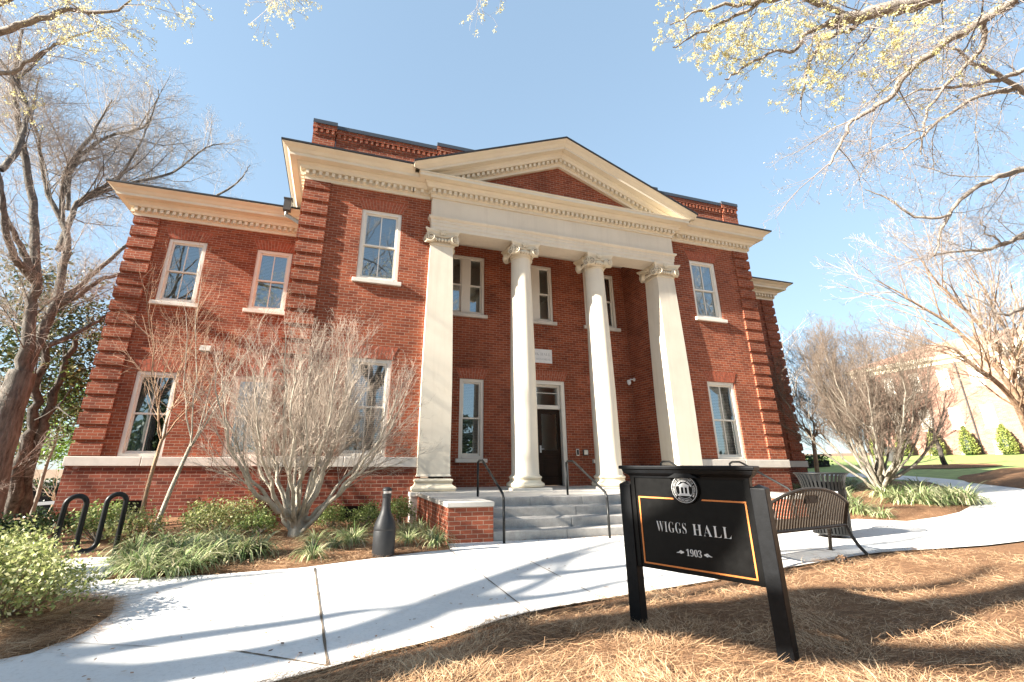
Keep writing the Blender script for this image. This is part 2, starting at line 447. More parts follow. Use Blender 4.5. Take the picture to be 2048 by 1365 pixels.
# ------------------------------------------------------------------ ground, path, beds
def inside(poly, x, y):
    c = False; n = len(poly); j = n - 1
    for i in range(n):
        xi, yi = poly[i]; xj, yj = poly[j]
        if (yi > y) != (yj > y) and x < (xj - xi) * (y - yi) / (yj - yi) + xi: c = not c
        j = i
    return c
def edge_dist(poly, x, y):
    d = 1e9; n = len(poly)
    for i in range(n):
        ax, ay = poly[i]; bx, by = poly[(i + 1) % n]
        vx, vy = bx - ax, by - ay; L = vx * vx + vy * vy
        s = max(0, min(1, ((x - ax) * vx + (y - ay) * vy) / L)) if L else 0
        d = min(d, math.hypot(x - ax - s * vx, y - ay - s * vy))
    return d
def smooth_line(pts, n=5):
    P = [Vector(p) for p in pts]; out = []
    for i in range(len(P) - 1):
        p0 = P[max(0, i - 1)]; p1 = P[i]; p2 = P[i + 1]; p3 = P[min(len(P) - 1, i + 2)]
        for k in range(n):
            t = k / n
            out.append(.5 * ((2 * p1) + (p2 - p0) * t + (2 * p0 - 5 * p1 + 4 * p2 - p3) * t * t + (3 * p1 - p0 - 3 * p2 + p3) * t ** 3))
    out.append(P[-1]); return [tuple(q) for q in out]
def hills(x, y):
    return (math.sin(x * 1.7 + y * .6) * math.sin(y * 2.1 - x * .4) + .6 * math.sin(x * 4.1 + 1) * math.sin(y * 3.7)) * .5
def sheet(name, poly, mat, z, step, kind='structure', mound=0, margin=.6):
    xs = [p[0] for p in poly]; ys = [p[1] for p in poly]
    pts = [Vector(p) for p in poly]
    # subdivide boundary
    bp = []
    for i, p in enumerate(pts):
        q = pts[(i + 1) % len(pts)]; k = max(1, int((q - p).length / (step * 1.2)))
        for j in range(k): bp.append(p.lerp(q, j / k))
    nb = len(bp); allp = list(bp)
    rng = random.Random(5)
    x = min(xs)
    bl = [tuple(p) for p in bp]
    while x < max(xs):
        y = min(ys)
        while y < max(ys):
            px, py = x + rng.uniform(-.2, .2) * step, y + rng.uniform(-.2, .2) * step
            if inside(poly, px, py) and edge_dist(poly, px, py) > step * .45: allp.append(Vector((px, py)))
            y += step
        x += step
    r = delaunay_2d_cdt(allp, [], [list(range(nb))], 1, 1e-5)
    vs = []
    for v in r[0]:
        h = H(v.x, v.y) + z
        if mound:
            e = min(1, edge_dist(poly, v.x, v.y) / margin)
            h += e * (mound + mound * .6 * hills(v.x, v.y))
        vs.append((v.x, v.y, h))
    mb = MB(); mb.add(vs, [tuple(f) for f in r[2]])
    o = mb.build(name, mat, smooth=True)
    for p in o.data.polygons:
        pass
    bm = bmesh.new(); bm.from_mesh(o.data); bmesh.ops.recalc_face_normals(bm, faces=bm.faces)
    if sum(f.normal.z for f in bm.faces) < 0: bmesh.ops.reverse_faces(bm, faces=bm.faces)
    bm.to_mesh(o.data); bm.free()
    tag(o, kind=kind)
    return o

NEAR = smooth_line([(-14, -11.4), (-8, -10), (-4, -8.85), (-2, -8.05), (-.76, -7.63), (-.17, -7.39), (.34, -7.21), (1.05, -6.87), (2.11, -6.64), (3.4, -6.4), (4.63, -6.15), (6.57, -5.78),
        (7.49, -5.74), (9.99, -5.86), (12.5, -5.5), (15.5, -4.1), (18.9, -1.95), (21.1, .39), (22.6, 2.6), (24, 6), (25, 12)], 3)
FAR = [(22.9, 12.2), (22.3, 6.5), (21.4, 3.2), (20.4, 1.3), (17.57, -1.08), (14.44, -2.97), (12.9, -3.5), (11.98, -3.66), (10.85, -3.69), (10.44, -2.95), (9.3, -3.1), (9.03, -3.25), (1.22, -3.25), (1.15, -3.75),
       (.7, -3.85), (.02, -4.12), (-.84, -4.45), (-1.77, -4.55), (-2.42, -4.45), (-2.85, -4.45), (-2.88, -4.05), (-2.9, -3.5), (-3.28, -2.9), (-3.95, -2.75), (-4.6, -2.9), (-4.7, -3.5), (-3.95, -4.05),
       (-3.06, -4.9), (-2.35, -5.43), (-2.2, -5.9), (-2.2, -6.38), (-2.35, -6.72), (-3.2, -7.05), (-6, -7.9), (-14, -9.6)]
PATH = list(NEAR) + FAR
NEAR_BED = [(-14, -11.4)] + list(NEAR)[1:46] + [(13.5, -9), (13, -14), (-14, -14)]
NEAR_BED = [p for p in NEAR_BED if p[0] < 14]
LEFT_BED = [(-2.35, -5.43), (-2.2, -5.9), (-2.2, -6.38), (-2.35, -6.72), (-3.2, -7.05), (-6, -7.9), (-9, -8.5), (-9, -4), (-4.7, -3.5), (-3.95, -4.05), (-3.06, -4.9)]
HALL_BED = [(1.22, -3.25), (1.15, -3.75), (.7, -3.85), (.02, -4.12), (-.84, -4.45), (-1.77, -4.55), (-2.42, -4.45), (-2.85, -4.45), (-2.88, -4.05), (-2.9, -3.5), (-3.28, -2.9), (-3.95, -2.75), (-4.6, -2.9), (-4.7, -3.5), (-9, -4), (-9.5, 3.5), (-6.3, 2.8), (-1.9, 2.8), (-1.9, .05), (1.22, .05)]
RIGHT_BED = [(9.02, .0), (9.02, -3.25), (9.3, -3.1), (10.44, -2.95), (10.85, -3.69), (11.98, -3.66), (12.9, -3.5), (14.44, -2.97), (17.57, -1.08), (20.4, 1.3), (20.6, 2.6), (18, 3.6), (16, 3.2), (12.2, 2.8), (12.2, 0)]
LAWN = [(20.4, 1.5), (21.4, 3.2), (22.3, 6.5), (22.9, 12.2), (22.9, 12.4), (25, 12), (24, 6), (22.6, 2.6), (21.3, .55), (24, .4), (47, -8), (47, 45), (14, 45), (16.5, 14), (17, 4)]
# one sheet to the horizon, denser near the hall
gx = sorted(set([-600, -300, -150, -80, -40] + [i * 2.0 for i in range(-12, 31)] + [80, 120, 200, 400, 700]))
gy = sorted(set([-600, -200, -80, -40, -25] + [i * 2.0 for i in range(-9, 26)] + [60, 90, 150, 300, 700]))
mb = MB()
vs = [(x, y, H(min(x, 60), y) - .05) for x in gx for y in gy]
ny = len(gy)
mb.add(vs, [(i * ny + j, (i + 1) * ny + j, (i + 1) * ny + j + 1, i * ny + j + 1) for i in range(len(gx) - 1) for j in range(ny - 1)])
tag(mb.build('ground', M['soil'], smooth=True), kind='structure')
sheet('path', PATH, M['concrete'], .012, .9)
sheet('pine_straw_bed', NEAR_BED, M['straw'], -.01, .2, mound=.06)
sheet('pine_straw_bed', LEFT_BED, M['straw'], -.006, .3, mound=.07)
sheet('planting_bed', HALL_BED, M['straw'], -.008, .3, mound=.05)
sheet('planting_bed', RIGHT_BED, M['straw'], -.012, .4, mound=.08)
sheet('lawn', LAWN, M['lawn'], .0, 1.6)
mb = MB()
for a, b_, w in [((-.68, -4.5), (-.5, -7.5), .009), ((1.13, -3.82), (1.1, -6.86), .006), ((1.95, -3.5), (1.9, -6.62), .006), ((-2.6, -5.5), (-1.0, -4.55), .003), ((-1.05, -7.1), (-.51, -7.5), .007), ((-3.0, -6.2), (-1.05, -7.1), .003),
                 ((3.9, -3.4), (4.0, -6.2), .005), ((6.1, -3.3), (6.3, -5.8), .005), ((8.4, -3.3), (8.7, -5.75), .005), ((10.9, -3.75), (11.3, -5.6), .005), ((13.2, -3.5), (14.2, -4.8), .005), ((15.6, -2.4), (17.2, -3.1), .005)]:
    A = Vector(a); B = Vector(b_); d = (B - A).normalized(); n = Vector((-d.y, d.x)) * w
    k = 14; rg = random.Random(3)
    for i in range(k):
        p = A.lerp(B, i / k); q = A.lerp(B, (i + 1) / k)
        j1 = 1 + .35 * math.sin(i * 2.3); j2 = 1 + .35 * math.sin((i + 1) * 2.3)
        z1, z2 = H(p.x, p.y) + .0165, H(q.x, q.y) + .0165
        mb.quad((p.x - n.x * j1, p.y - n.y * j1, z1), (q.x - n.x * j2, q.y - n.y * j2, z2), (q.x + n.x * j2, q.y + n.y * j2, z2), (p.x + n.x * j1, p.y + n.y * j1, z1))
tag(mb.build('path_joints', M['joint']), kind='structure')
# road and far ground beyond the left trees
mb = MB()
mb.quad((-30, 13.5, -.38), (-5, 13.5, -.13), (-5, 19, -.13), (-30, 19, -.38))
o = mb.build('road', M['asphalt']); tag(o, kind='structure')
for v in o.data.vertices: v.co.z = H(v.co.x, v.co.y) + .02

# ------------------------------------------------------------------ the hall
hall = thing('brick_hall', 'two-storey red brick hall with cream columned portico and pediment', 'building', (5.12, 0, 0))
def wall(mb, x0, x1, z0, z1, y, ops=(), depth=.11):
    xs = sorted(set([x0, x1] + [o[0] for o in ops] + [o[1] for o in ops])); zs = sorted(set([z0, z1] + [o[2] for o in ops] + [o[3] for o in ops]))
    xs = [x for x in xs if x0 <= x <= x1]; zs = [z for z in zs if z0 <= z <= z1]
    for i in range(len(xs) - 1):
        for j in range(len(zs) - 1):
            cx, cz = (xs[i] + xs[i + 1]) / 2, (zs[j] + zs[j + 1]) / 2
            if any(o[0] < cx < o[1] and o[2] < cz < o[3] for o in ops): continue
            mb.quad((xs[i], y, zs[j]), (xs[i + 1], y, zs[j]), (xs[i + 1], y, zs[j + 1]), (xs[i], y, zs[j + 1]))
    for a, b_, c, d in ops:
        mb.quad((a, y, c), (a, y, d), (a, y + depth, d), (a, y + depth, c))
        mb.quad((b_, y, c), (b_, y + depth, c), (b_, y + depth, d), (b_, y, d))
        mb.quad((a, y, d), (b_, y, d), (b_, y + depth, d), (a, y + depth, d))
        mb.quad((a, y, c), (a, y + depth, c), (b_, y + depth, c), (b_, y, c))

PX0, PX1, WX0, WX1, WY, RY = -1.94, 12.12, -6.45, 16.15, 2.69, 1.854
BT, BB, PF = 1.337, 1.122, .605
UP = (5.535, 7.49); LO = (BT, 3.549)
WUP = (5.30, 7.152); WLO = (BT, 3.42)
pav_w = [(-.516, .5), (9.706, 10.712)]
wing_w = [(-5.564, -4.622), (-3.323, -2.37)]
rwing_w = [(12.3, 13.1), (14.10, 15.04)]
mb = MB()
wall(mb, PX0, 1.83, BT - .1, 8.12, 0, [(a, b_, *z) for a, b_ in pav_w[:1] for z in (UP, LO)])
wall(mb, 8.41, PX1, BT - .1, 8.12, 0, [(a, b_, *z) for a, b_ in pav_w[1:] for z in (UP, LO)])
mb.quad((PX0, 6, BT - .1), (PX0, 0, BT - .1), (PX0, 0, 8.12), (PX0, 6, 8.12))
mb.quad((PX1, 0, BT - .1), (PX1, 6, BT - .1), (PX1, 6, 8.12), (PX1, 0, 8.12))
mb.quad((1.83, 0, PF), (1.83, RY, PF), (1.83, RY, 7.8), (1.83, 0, 7.8))
mb.quad((8.41, RY, PF), (8.41, 0, PF), (8.41, 0, 7.8), (8.41, RY, 7.8))
rec_up = [(2.17, 3.37), (4.535, 5.705), (6.87, 8.05)]
rec_lo = [(2.643, 3.373), (6.867, 7.597)]
DOOR = (4.263, 5.977, PF, 3.628)
wall(mb, 1.83, 8.41, PF, 7.8, RY, [(a, b_, 5.52, 7.448) for a, b_ in rec_up] + [(a, b_, BT, 3.549) for a, b_ in rec_lo] + [DOOR], .12)
mb.build('pavilion_wall', M['brick'], hall, uv=True)
mb = MB()
wall(mb, WX0, PX0, BT - .1, 7.76, WY, [(a, b_, *z) for a, b_ in wing_w for z in (WUP, WLO)])
mb.quad((WX0, 12, BT - .1), (WX0, WY, BT - .1), (WX0, WY, 7.76), (WX0, 12, 7.76))
wall(mb, PX1, WX1, BT - .1, 7.76, WY, [(a, b_, *z) for a, b_ in rwing_w for z in (WUP, WLO)])
mb.quad((WX1, WY, BT - .1), (WX1, 12, BT - .1), (WX1, 12, 7.76), (WX1, WY, 7.76))
mb.quad((WX1, 12, BT - .1), (WX0, 12, BT - .1), (WX0, 12, 7.76), (WX1, 12, 7.76))
mb.build('wing_wall', M['brick'], hall, uv=True)
# base walls, 5 cm proud, below the belt course
vents = [(-5.4, -4.7, .06, .36), (-.37, .36, .04, .34)]
mb = MB()
wall(mb, WX0 - .05, PX0 - .05, -.4, BB, WY - .05, [vents[0]], .2)
wall(mb, PX0 - .05, 1.3, -.2, BB, -.05, [vents[1]], .2)
mb.quad((WX0 - .05, 12, -.6), (WX0 - .05, WY - .05, -.6), (WX0 - .05, WY - .05, BB), (WX0 - .05, 12, BB))
mb.quad((PX0 - .05, WY, -.4), (PX0 - .05, -.05, -.4), (PX0 - .05, -.05, BB), (PX0 - .05, WY, BB))
mb.build('base_wall', M['brick_base'], hall, uv=True); mb = MB()
wall(mb, 8.9, PX1 + .05, -.2, BB, -.05)
wall(mb, PX1 + .05, WX1 + .05, -.2, BB, WY - .05)
mb.quad((PX1 + .05, -.05, -.2), (PX1 + .05, WY, -.2), (PX1 + .05, WY, BB), (PX1 + .05, -.05, BB))
mb.quad((WX1 + .05, WY - .05, -.2), (WX1 + .05, 12, -.2), (WX1 + .05, 12, BB), (WX1 + .05, WY - .05, BB))
mb.build('base_wall', M['brick_base'], hall, uv=True)
for a, b_, c, d in vents:
    y = (WY if a < -3 else 0) + .03
    mb = MB(); mb.quad((a, y, c), (b_, y, c), (b_, y, d), (a, y, d))
    for i in range(1, 12):
        x = a + (b_ - a) * i / 12; mb.box(x - .008, x + .008, y - .02, y - .005, c, d)
    mb.box(a, b_, y - .02, y - .004, (c + d) / 2 - .008, (c + d) / 2 + .008)
    mb.build('vent_grille', M['grille'], hall)
# belt course in separate stones
mb = MB()
def belt(path, L=1.35):
    for i in range(len(path) - 1):
        a = Vector(path[i]); b_ = Vector(path[i + 1]); d = b_ - a; k = max(1, round(d.length / L)); d.normalize(); n = Vector((d.y, -d.x))
        tot = (b_ - a).length
        for j in range(k):
            s0 = tot * j / k + (.004 if j else -.0); s1 = tot * (j + 1) / k - (.004 if j < k - 1 else 0)
            p, q = a + d * s0, a + d * s1
            o0, o1 = p + n * .09, q + n * .09
            if j == 0 and i > 0: o0 = p + n * .09
            pr = [(p - n * .06), (q - n * .06), o1, o0]
            if i == 0 and j == 0: pass
            mb.add([(v.x, v.y, z) for z in (BB, BT) for v in pr], [(0, 1, 2, 3), (7, 6, 5, 4), (3, 2, 6, 7), (0, 3, 7, 4), (1, 0, 4, 5), (2, 1, 5, 6)])
belt([(WX0, 12), (WX0, WY + .06)]); belt([(WX0 - .09, WY), (PX0, WY)]); belt([(PX0, WY - .1), (PX0, .06)]); belt([(PX0 - .09, 0), (1.25, 0)]); mb.build('belt_course', M['stone'], hall, bevel=.012, fixn=True); mb = MB()
belt([(8.95, 0), (PX1 + .09, 0)]); belt([(PX1, .06), (PX1, WY - .1)]); belt([(PX1, WY), (WX1 + .09, WY)])
belt([(WX1, WY + .06), (WX1, 12)])
mb.build('belt_course', M['stone'], hall, bevel=.012, fixn=True)

# quoins
def quoin(x0, x1, y, ztop, side):
    mb = MB(); z = BT + .004; rg = random.Random(int(x0 * 100))
    while z < ztop - .12:
        h = min(.288, ztop - z)
        j = rg.uniform(-.003, .003)
        xa, xb = (x0 - .05, x1) if side < 0 else (x0, x1 + .05)
        ch = .025
        vs = []
        for (yy, zz) in [(y, z), (y - .052 + j, z + ch), (y - .052 + j, z + h - ch * .4), (y, z + h)]:
            vs += [(xa, yy, zz), (xb, yy, zz)]
        b0 = [(xa, y + .5, z), (xb, y + .5, z), (xa, y + .5, z + h), (xb, y + .5, z + h)]
        mb.add(vs + b0, [(0, 1, 3, 2), (2, 3, 5, 4), (4, 5, 7, 6), (0, 2, 4, 6), (1, 7, 5, 3)] + ([(8, 0, 6, 10)] if side < 0 else [(1, 9, 11, 7)]) + [(8, 9, 1, 0), (6, 7, 11, 10)])
        z += .36
    return mb.build('corner_quoin', M['brick'], hall, uv=True)
quoin(PX0, PX0 + .58, 0, 8.05, -1); quoin(PX1 - .58, PX1, 0, 8.05, 1)
quoin(WX0, WX0 + .58, WY, 7.69, -1); quoin(WX1 - .58, WX1, WY, 7.69, 1)

# windows
def window(x0, x1, z0, z1, y, sill=True, cols=2, kind='blind', double=False, lower='blind'):
    wr = MB()
    cw = .095 if not double else .075
    yf = y + .035
    wr.box(x0 + .001, x0 + cw, yf, yf + .16, z0, z1); wr.box(x1 - cw, x1 - .001, yf, yf + .16, z0, z1)
    wr.box(x0 + cw, x1 - cw, yf, yf + .16, z1 - cw, z1 - .001); wr.box(x0 + cw, x1 - cw, yf - .004, yf + .16, z0 + .001, z0 + cw * .8)
    if double:
        mc = (x0 + x1) / 2; wr.box(mc - .13, mc + .13, yf + .012, yf + .16, z0 + cw * .8, z1 - cw)
    win = wr.build('window', M['window_paint'], hall, bevel=.006)
    spans = [(x0 + cw, x1 - cw)] if not double else [(x0 + cw, (x0 + x1) / 2 - .13), ((x0 + x1) / 2 + .13, x1 - cw)]
    sa = MB(); gl = MB(); bl = MB(); bk = MB(); cu = MB()
    za, zb = z0 + cw * .8, z1 - cw; zm = (za + zb) / 2
    for a, b_ in spans:
        st = .042
        for (c, d, yo) in ((zm - .02, zb, yf + .045), (za, zm + .02, yf + .085)):
            sa.box(a, a + st, yo, yo + .035, c, d); sa.box(b_ - st, b_, yo, yo + .035, c, d)
            sa.box(a + st, b_ - st, yo, yo + .035, d - st, d); sa.box(a + st, b_ - st, yo, yo + .035, c, c + st * (1.5 if c == za else 1))
            if cols == 2:
                m_ = (a + b_) / 2; sa.box(m_ - .012, m_ + .012, yo + .004, yo + .03, c + st, d - st)
            gl.quad((a + st, yo + .018, c + st), (b_ - st, yo + .018, c + st), (b_ - st, yo + .018, d - st), (a + st, yo + .018, d - st))
        yb = yf + .17
        zlow = za if kind == 'blind' else zm - .05
        z = zb
        while z > zlow:
            bl.quad((a, yb, z), (b_, yb, z), (b_, yb + .03, z - .026), (a, yb + .03, z - .026)); z -= .044
        if kind != 'blind':
            n = 10
            for i in range(n):
                u0 = a + (b_ - a) * (.5 if kind == 'curtain' else .22) * i / n; u1 = a + (b_ - a) * (.5 if kind == 'curtain' else .22) * (i + 1) / n
                w0 = .03 * math.sin(i * 2.1); w1 = .03 * math.sin((i + 1) * 2.1)
                cu.quad((u0, yb + .09 + w0, za), (u1, yb + .09 + w1, za), (u1, yb + .09 + w1, zb), (u0, yb + .09 + w0, zb))
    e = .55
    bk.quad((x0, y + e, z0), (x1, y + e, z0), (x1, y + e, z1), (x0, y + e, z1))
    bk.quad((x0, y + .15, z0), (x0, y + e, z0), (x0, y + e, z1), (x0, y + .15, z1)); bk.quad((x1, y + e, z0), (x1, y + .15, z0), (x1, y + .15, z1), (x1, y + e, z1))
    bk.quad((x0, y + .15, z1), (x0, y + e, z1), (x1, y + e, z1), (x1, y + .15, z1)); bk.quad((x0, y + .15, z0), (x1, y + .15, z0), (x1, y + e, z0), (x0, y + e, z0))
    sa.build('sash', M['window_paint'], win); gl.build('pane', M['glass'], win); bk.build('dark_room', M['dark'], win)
    bl.build('blind', M['blind'], win)
    if cu.v: cu.build('curtain', M['curtain'], win)
    if sill:
        s = MB(); s.box(x0 - .09, x1 + .09, y - .075, y + .04, z0 - .105, z0 - .002); s.build('sill', M['stone'] if double else M['window_paint'], win, bevel=.008)
    return win
def arch(x0, x1, z, y, h=.30, splay=.13):
    mb = MB(); bk = MB(); n = max(7, int((x1 - x0) / .072)); rg = random.Random(int(x0 * 77))
    bk.add([(x0, y - .002, z), (x1, y - .002, z), (x1 + splay, y - .002, z + h), (x0 - splay, y - .002, z + h)], [(0, 1, 2, 3)])
    for i in range(n):
        g = .006
        a0 = x0 + (x1 - x0) * i / n + g; a1 = x0 + (x1 - x0) * (i + 1) / n - g
        c0 = x0 - splay + (x1 - x0 + 2 * splay) * i / n + g; c1 = x0 - splay + (x1 - x0 + 2 * splay) * (i + 1) / n - g
        for t0, t1 in ((0, .62), (.66, 1)) if i % 2 else ((0, .36), (.4, 1)):
            yy = y - .006 - rg.uniform(0, .003)
            q = lambda a, c, t: a + (c - a) * t
            mb.add([(q(a0, c0, t0), yy, z + h * t0), (q(a1, c1, t0), yy, z + h * t0), (q(a1, c1, t1), yy, z + h * t1), (q(a0, c0, t1), yy, z + h * t1),
                    (q(a0, c0, t0), y, z + h * t0), (q(a1, c1, t0), y, z + h * t0), (q(a1, c1, t1), y, z + h * t1), (q(a0, c0, t1), y, z + h * t1)],
                   [(0, 1, 2, 3), (0, 4, 5, 1), (1, 5, 6, 2), (2, 6, 7, 3), (3, 7, 4, 0)])
    o = mb.build('window_arch', M['arch'], hall); bk.build('arch_mortar', M['mortar'], o)
for a, b_ in pav_w:
    window(a, b_, *UP, 0); arch(a, b_, UP[1], 0)
    window(a, b_, *LO, 0, sill=False, kind='blind'); arch(a, b_, LO[1], 0)
for i, (a, b_) in enumerate(wing_w + rwing_w):
    window(a, b_, *WUP, WY); arch(a, b_, WUP[1], WY)
    window(a, b_, *WLO, WY, sill=False, kind='curtain' if i == 0 else 'half'); arch(a, b_, WLO[1], WY)
for a, b_ in rec_up: window(a, b_, 5.52, 7.448, RY, cols=1, double=True)
for a, b_ in rec_lo:
    window(a, b_, BT, 3.549, RY, cols=1); arch(a, b_, 3.549, RY)
arch(DOOR[0], DOOR[1], DOOR[3], RY)

# door: frame, transom, two leaves
mb = MB(); a, b_, c, d = DOOR; y = RY
mb.box(a, a + .13, y + .02, y + .3, c, d); mb.box(b_ - .13, b_, y + .02, y + .3, c, d); mb.box(a + .13, b_ - .13, y + .02, y + .3, d - .12, d)
mb.box(a + .13, b_ - .13, y + .1, y + .3, 2.78, 2.90)
mb.box(a + .13, a + .19, y + .12, y + .3, 2.9, d - .12); mb.box(b_ - .19, b_ - .13, y + .12, y + .3, 2.9, d - .12); mb.box(a + .19, b_ - .19, y + .12, y + .3, d - .18, d - .12)
mb.box(a + .19, b_ - .19, y + .17, y + .2, 3.26, 3.28)
door = mb.build('door', M['window_paint'], hall, bevel=.008)
g = MB(); g.quad((a + .19, y + .21, 2.9), (b_ - .19, y + .21, 2.9), (b_ - .19, y + .21, d - .18), (a + .19, y + .21, d - .18)); g.build('transom_pane', M['glass'], door)
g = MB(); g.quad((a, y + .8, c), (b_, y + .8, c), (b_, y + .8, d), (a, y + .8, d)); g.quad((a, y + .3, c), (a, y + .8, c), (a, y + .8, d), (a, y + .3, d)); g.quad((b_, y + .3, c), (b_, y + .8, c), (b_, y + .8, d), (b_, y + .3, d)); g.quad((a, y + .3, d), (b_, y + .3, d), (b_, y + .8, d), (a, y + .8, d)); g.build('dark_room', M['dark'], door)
mid = (a + b_) / 2
for s, (u0, u1) in ((0, (a + .135, mid - .003)), (1, (mid + .003, b_ - .135))):
    lf = MB(); y0 = y + .16; y1 = y + .205; zt = 2.775
    lf.box(u0, u0 + .11, y0, y1, c + .01, zt); lf.box(u1 - .11, u1, y0, y1, c + .01, zt)
    for z0, z1 in ((c + .01, c + .22), (c + .62, c + .72), (c + .86, c + .98), (zt - .14, zt)): lf.box(u0 + .11, u1 - .11, y0, y1, z0, z1)
    for z0, z1 in ((c + .22, c + .62), (c + .72, c + .86)): lf.box(u0 + .11, u1 - .11, y0 + .015, y1 - .01, z0, z1); lf.box(u0 + .16, u1 - .16, y0 + .004, y0 + .015, z0 + .045, z1 - .045)
    leaf = lf.build('door_leaf', M['door'], door, bevel=.005)
    g = MB(); g.quad((u0 + .11, y0 + .02, c + .98), (u1 - .11, y0 + .02, c + .98), (u1 - .11, y0 + .02, zt - .14), (u0 + .11, y0 + .02, zt - .14)); g.build('door_pane', M['glass'], door)
    hx = u1 - .055 if s == 0 else u0 + .055
    h = MB(); h.tube([(hx, y0, 1.62), (hx, y0 - .05, 1.62), (hx + (-.09 if s == 0 else .09), y0 - .055, 1.62)], .011, 8); h.box(hx - .025, hx + .025, y0 - .008, y0, 1.52, 1.72); h.build('handle', M['steel'], door)
# name tablet
mb = MB(); mb.box(4.65, 5.59, RY - .012, RY + .05, 4.165, 4.60); tb = mb.build('name_tablet', M['tablet'], hall, bevel=.006)
SERIF = {}
for i, ch in enumerate('ABCDEFGHIJKLMNOPQRSTUVWXYZ'): SERIF[ch] = chr(0x1D400 + i)
for i, ch in enumerate('0123456789'): SERIF[ch] = chr(0x1D7CE + i)
def text_mesh(body, size, serif=True, thin=-.006, extrude=.002, align='CENTER', space=1.0):
    cu = bpy.data.curves.new('text', 'FONT'); cu.body = ''.join(SERIF.get(c, c) for c in body) if serif else body
    cu.size = size; cu.extrude = extrude; cu.offset = thin * size; cu.align_x = align; cu.space_character = space; cu.resolution_u = 4
    o = bpy.data.objects.new('text', cu); COL.objects.link(o)
    dg = bpy.context.evaluated_depsgraph_get(); me = bpy.data.meshes.new_from_object(o.evaluated_get(dg))
    bpy.data.objects.remove(o); bpy.data.curves.remove(cu)
    return me
def put_text(name, me, mat, parent, mw):
    """mw: matrix from text plane (x right, y up, z out) to world"""
    me.transform(mw); off = Vector(parent['wl']); me.transform(Matrix.Translation(-off)); me.materials.clear(); me.materials.append(mat); me.name = name
    o = bpy.data.objects.new(name, me); COL.objects.link(o); o.parent = parent; o['wl'] = tuple(off); return o
FRONT = Matrix(((1, 0, 0, 0), (0, 0, -1, 0), (0, 1, 0, 0), (0, 0, 0, 1)))
for s, z, sz in (('OK HALL', 4.40, .125), ('MEMORIAL', 4.255, .085)):
    put_text('tablet_lettering', text_mesh(s, sz, True, -.008, .001, 'RIGHT', 1.05), M['carved'], tb, Matrix.Translation((5.54, RY - .0125, z)) @ FRONT)

# cornices
def prof(z, top=True, proj=0):
    p = [(0, 0), (.05, 0), (.05, .085), (.085, .10), (.085, .215), (.175, .225), (.185, .25), (.20, .30), (.24, .33), (.26, .345), (.26, .37), (.43, .385), (.43, .465), (.45, .475)]
    if top: p += [(.47, .50), (.50, .54), (.56, .575), (.60, .60), (.61, .62), (.0, .62)]
    else: p += [(.455, .50), (.0, .53)]
    return [(a, z + b_) for a, b_ in p]
def dentils(mb, path, z, pitch=.148, w=.078, d=.085, h=.105):
    for i in range(len(path) - 1):
        a = Vector(path[i]); b_ = Vector(path[i + 1]); L = (b_ - a).length; t = (b_ - a).normalized(); n = Vector((t.y, -t.x))
        k = int(L / pitch)
        if k < 2: continue
        for j in range(k + 1):
            c = a + t * (L * j / k); p0 = c + n * .085; p1 = c + n * (.085 + d)
            q = [p0 - t * w / 2, p1 - t * w / 2, p1 + t * w / 2, p0 + t * w / 2]
            mb.add([(v.x, v.y, zz) for zz in (z, z + h) for v in q], [(0, 1, 2, 3), (7, 6, 5, 4), (0, 4, 5, 1), (1, 5, 6, 2), (2, 6, 7, 3)])
ZC, ZW = 8.05, 7.685
EX0, EX1, EY = 1.272, 8.968, -.15
def cornice(name, path, z, dpath=None, top=True):
    mb = MB(); mb.sweep(path, prof(z, top)); dentils(mb, dpath or path, z + .108); o = mb.build(name, M['cream'], hall, fixn=True)
    if top:
        e = MB(); e.sweep(path, [(0, z + .622), (.625, z + .622), (.635, z + .632), (.635, z + .672), (.2, z + .74), (0, z + .74)]); e.build('roof_edge', M['black_edge'], o, fixn=True)
    return o
XE = EX0 - .61 + .05
o = cornice('cornice', [(PX0, 6), (PX0, 0), (XE, 0)], ZC)
mb = MB(); mb.sweep([(XE + .001, 0), (EX0 + .02, 0)], prof(ZC, False)); dentils(mb, [(XE + .05, 0), (EX0 - .08, 0)], ZC + .108)
mb.build('cornice_return', M['cream'], o, fixn=True)
XG = EX1 + .61 - .05
o = cornice('cornice', [(XG, 0), (PX1, 0), (PX1, 6)], ZC)
mb = MB(); mb.sweep([(EX1 - .02, 0), (XG - .001, 0)], prof(ZC, False)); dentils(mb, [(EX1 + .08, 0), (XG - .05, 0)], ZC + .108)
mb.build('cornice_return', M['cream'], o, fixn=True)
cornice('cornice', [(WX0, 12), (WX0, WY), (PX0 + .05, WY)], ZW)
cornice('cornice', [(PX1 - .05, WY), (WX1, WY), (WX1, 12)], ZW)
cornice('portico_cornice', [(EX0, .02), (EX0, EY), (EX1, EY), (EX1, .02)], ZC, top=False)
# roofs (low, behind the eaves)
mb = MB()
mb.quad((PX0 - .2, -.2, 8.79), (PX1 + .2, -.2, 8.79), (PX1 + .2, 12, 9.2), (PX0 - .2, 12, 9.2))
mb.quad((WX0 - .2, WY - .2, 8.42), (PX0, WY - .2, 8.42), (PX0, 12.4, 9.0), (WX0 - .2, 12.4, 9.0))
mb.quad((PX1, WY - .2, 8.42), (WX1 + .2, WY - .2, 8.42), (WX1 + .2, 12.4, 9.0), (PX1, 12.4, 9.0))
mb.build('roof', M['black_edge'], hall)

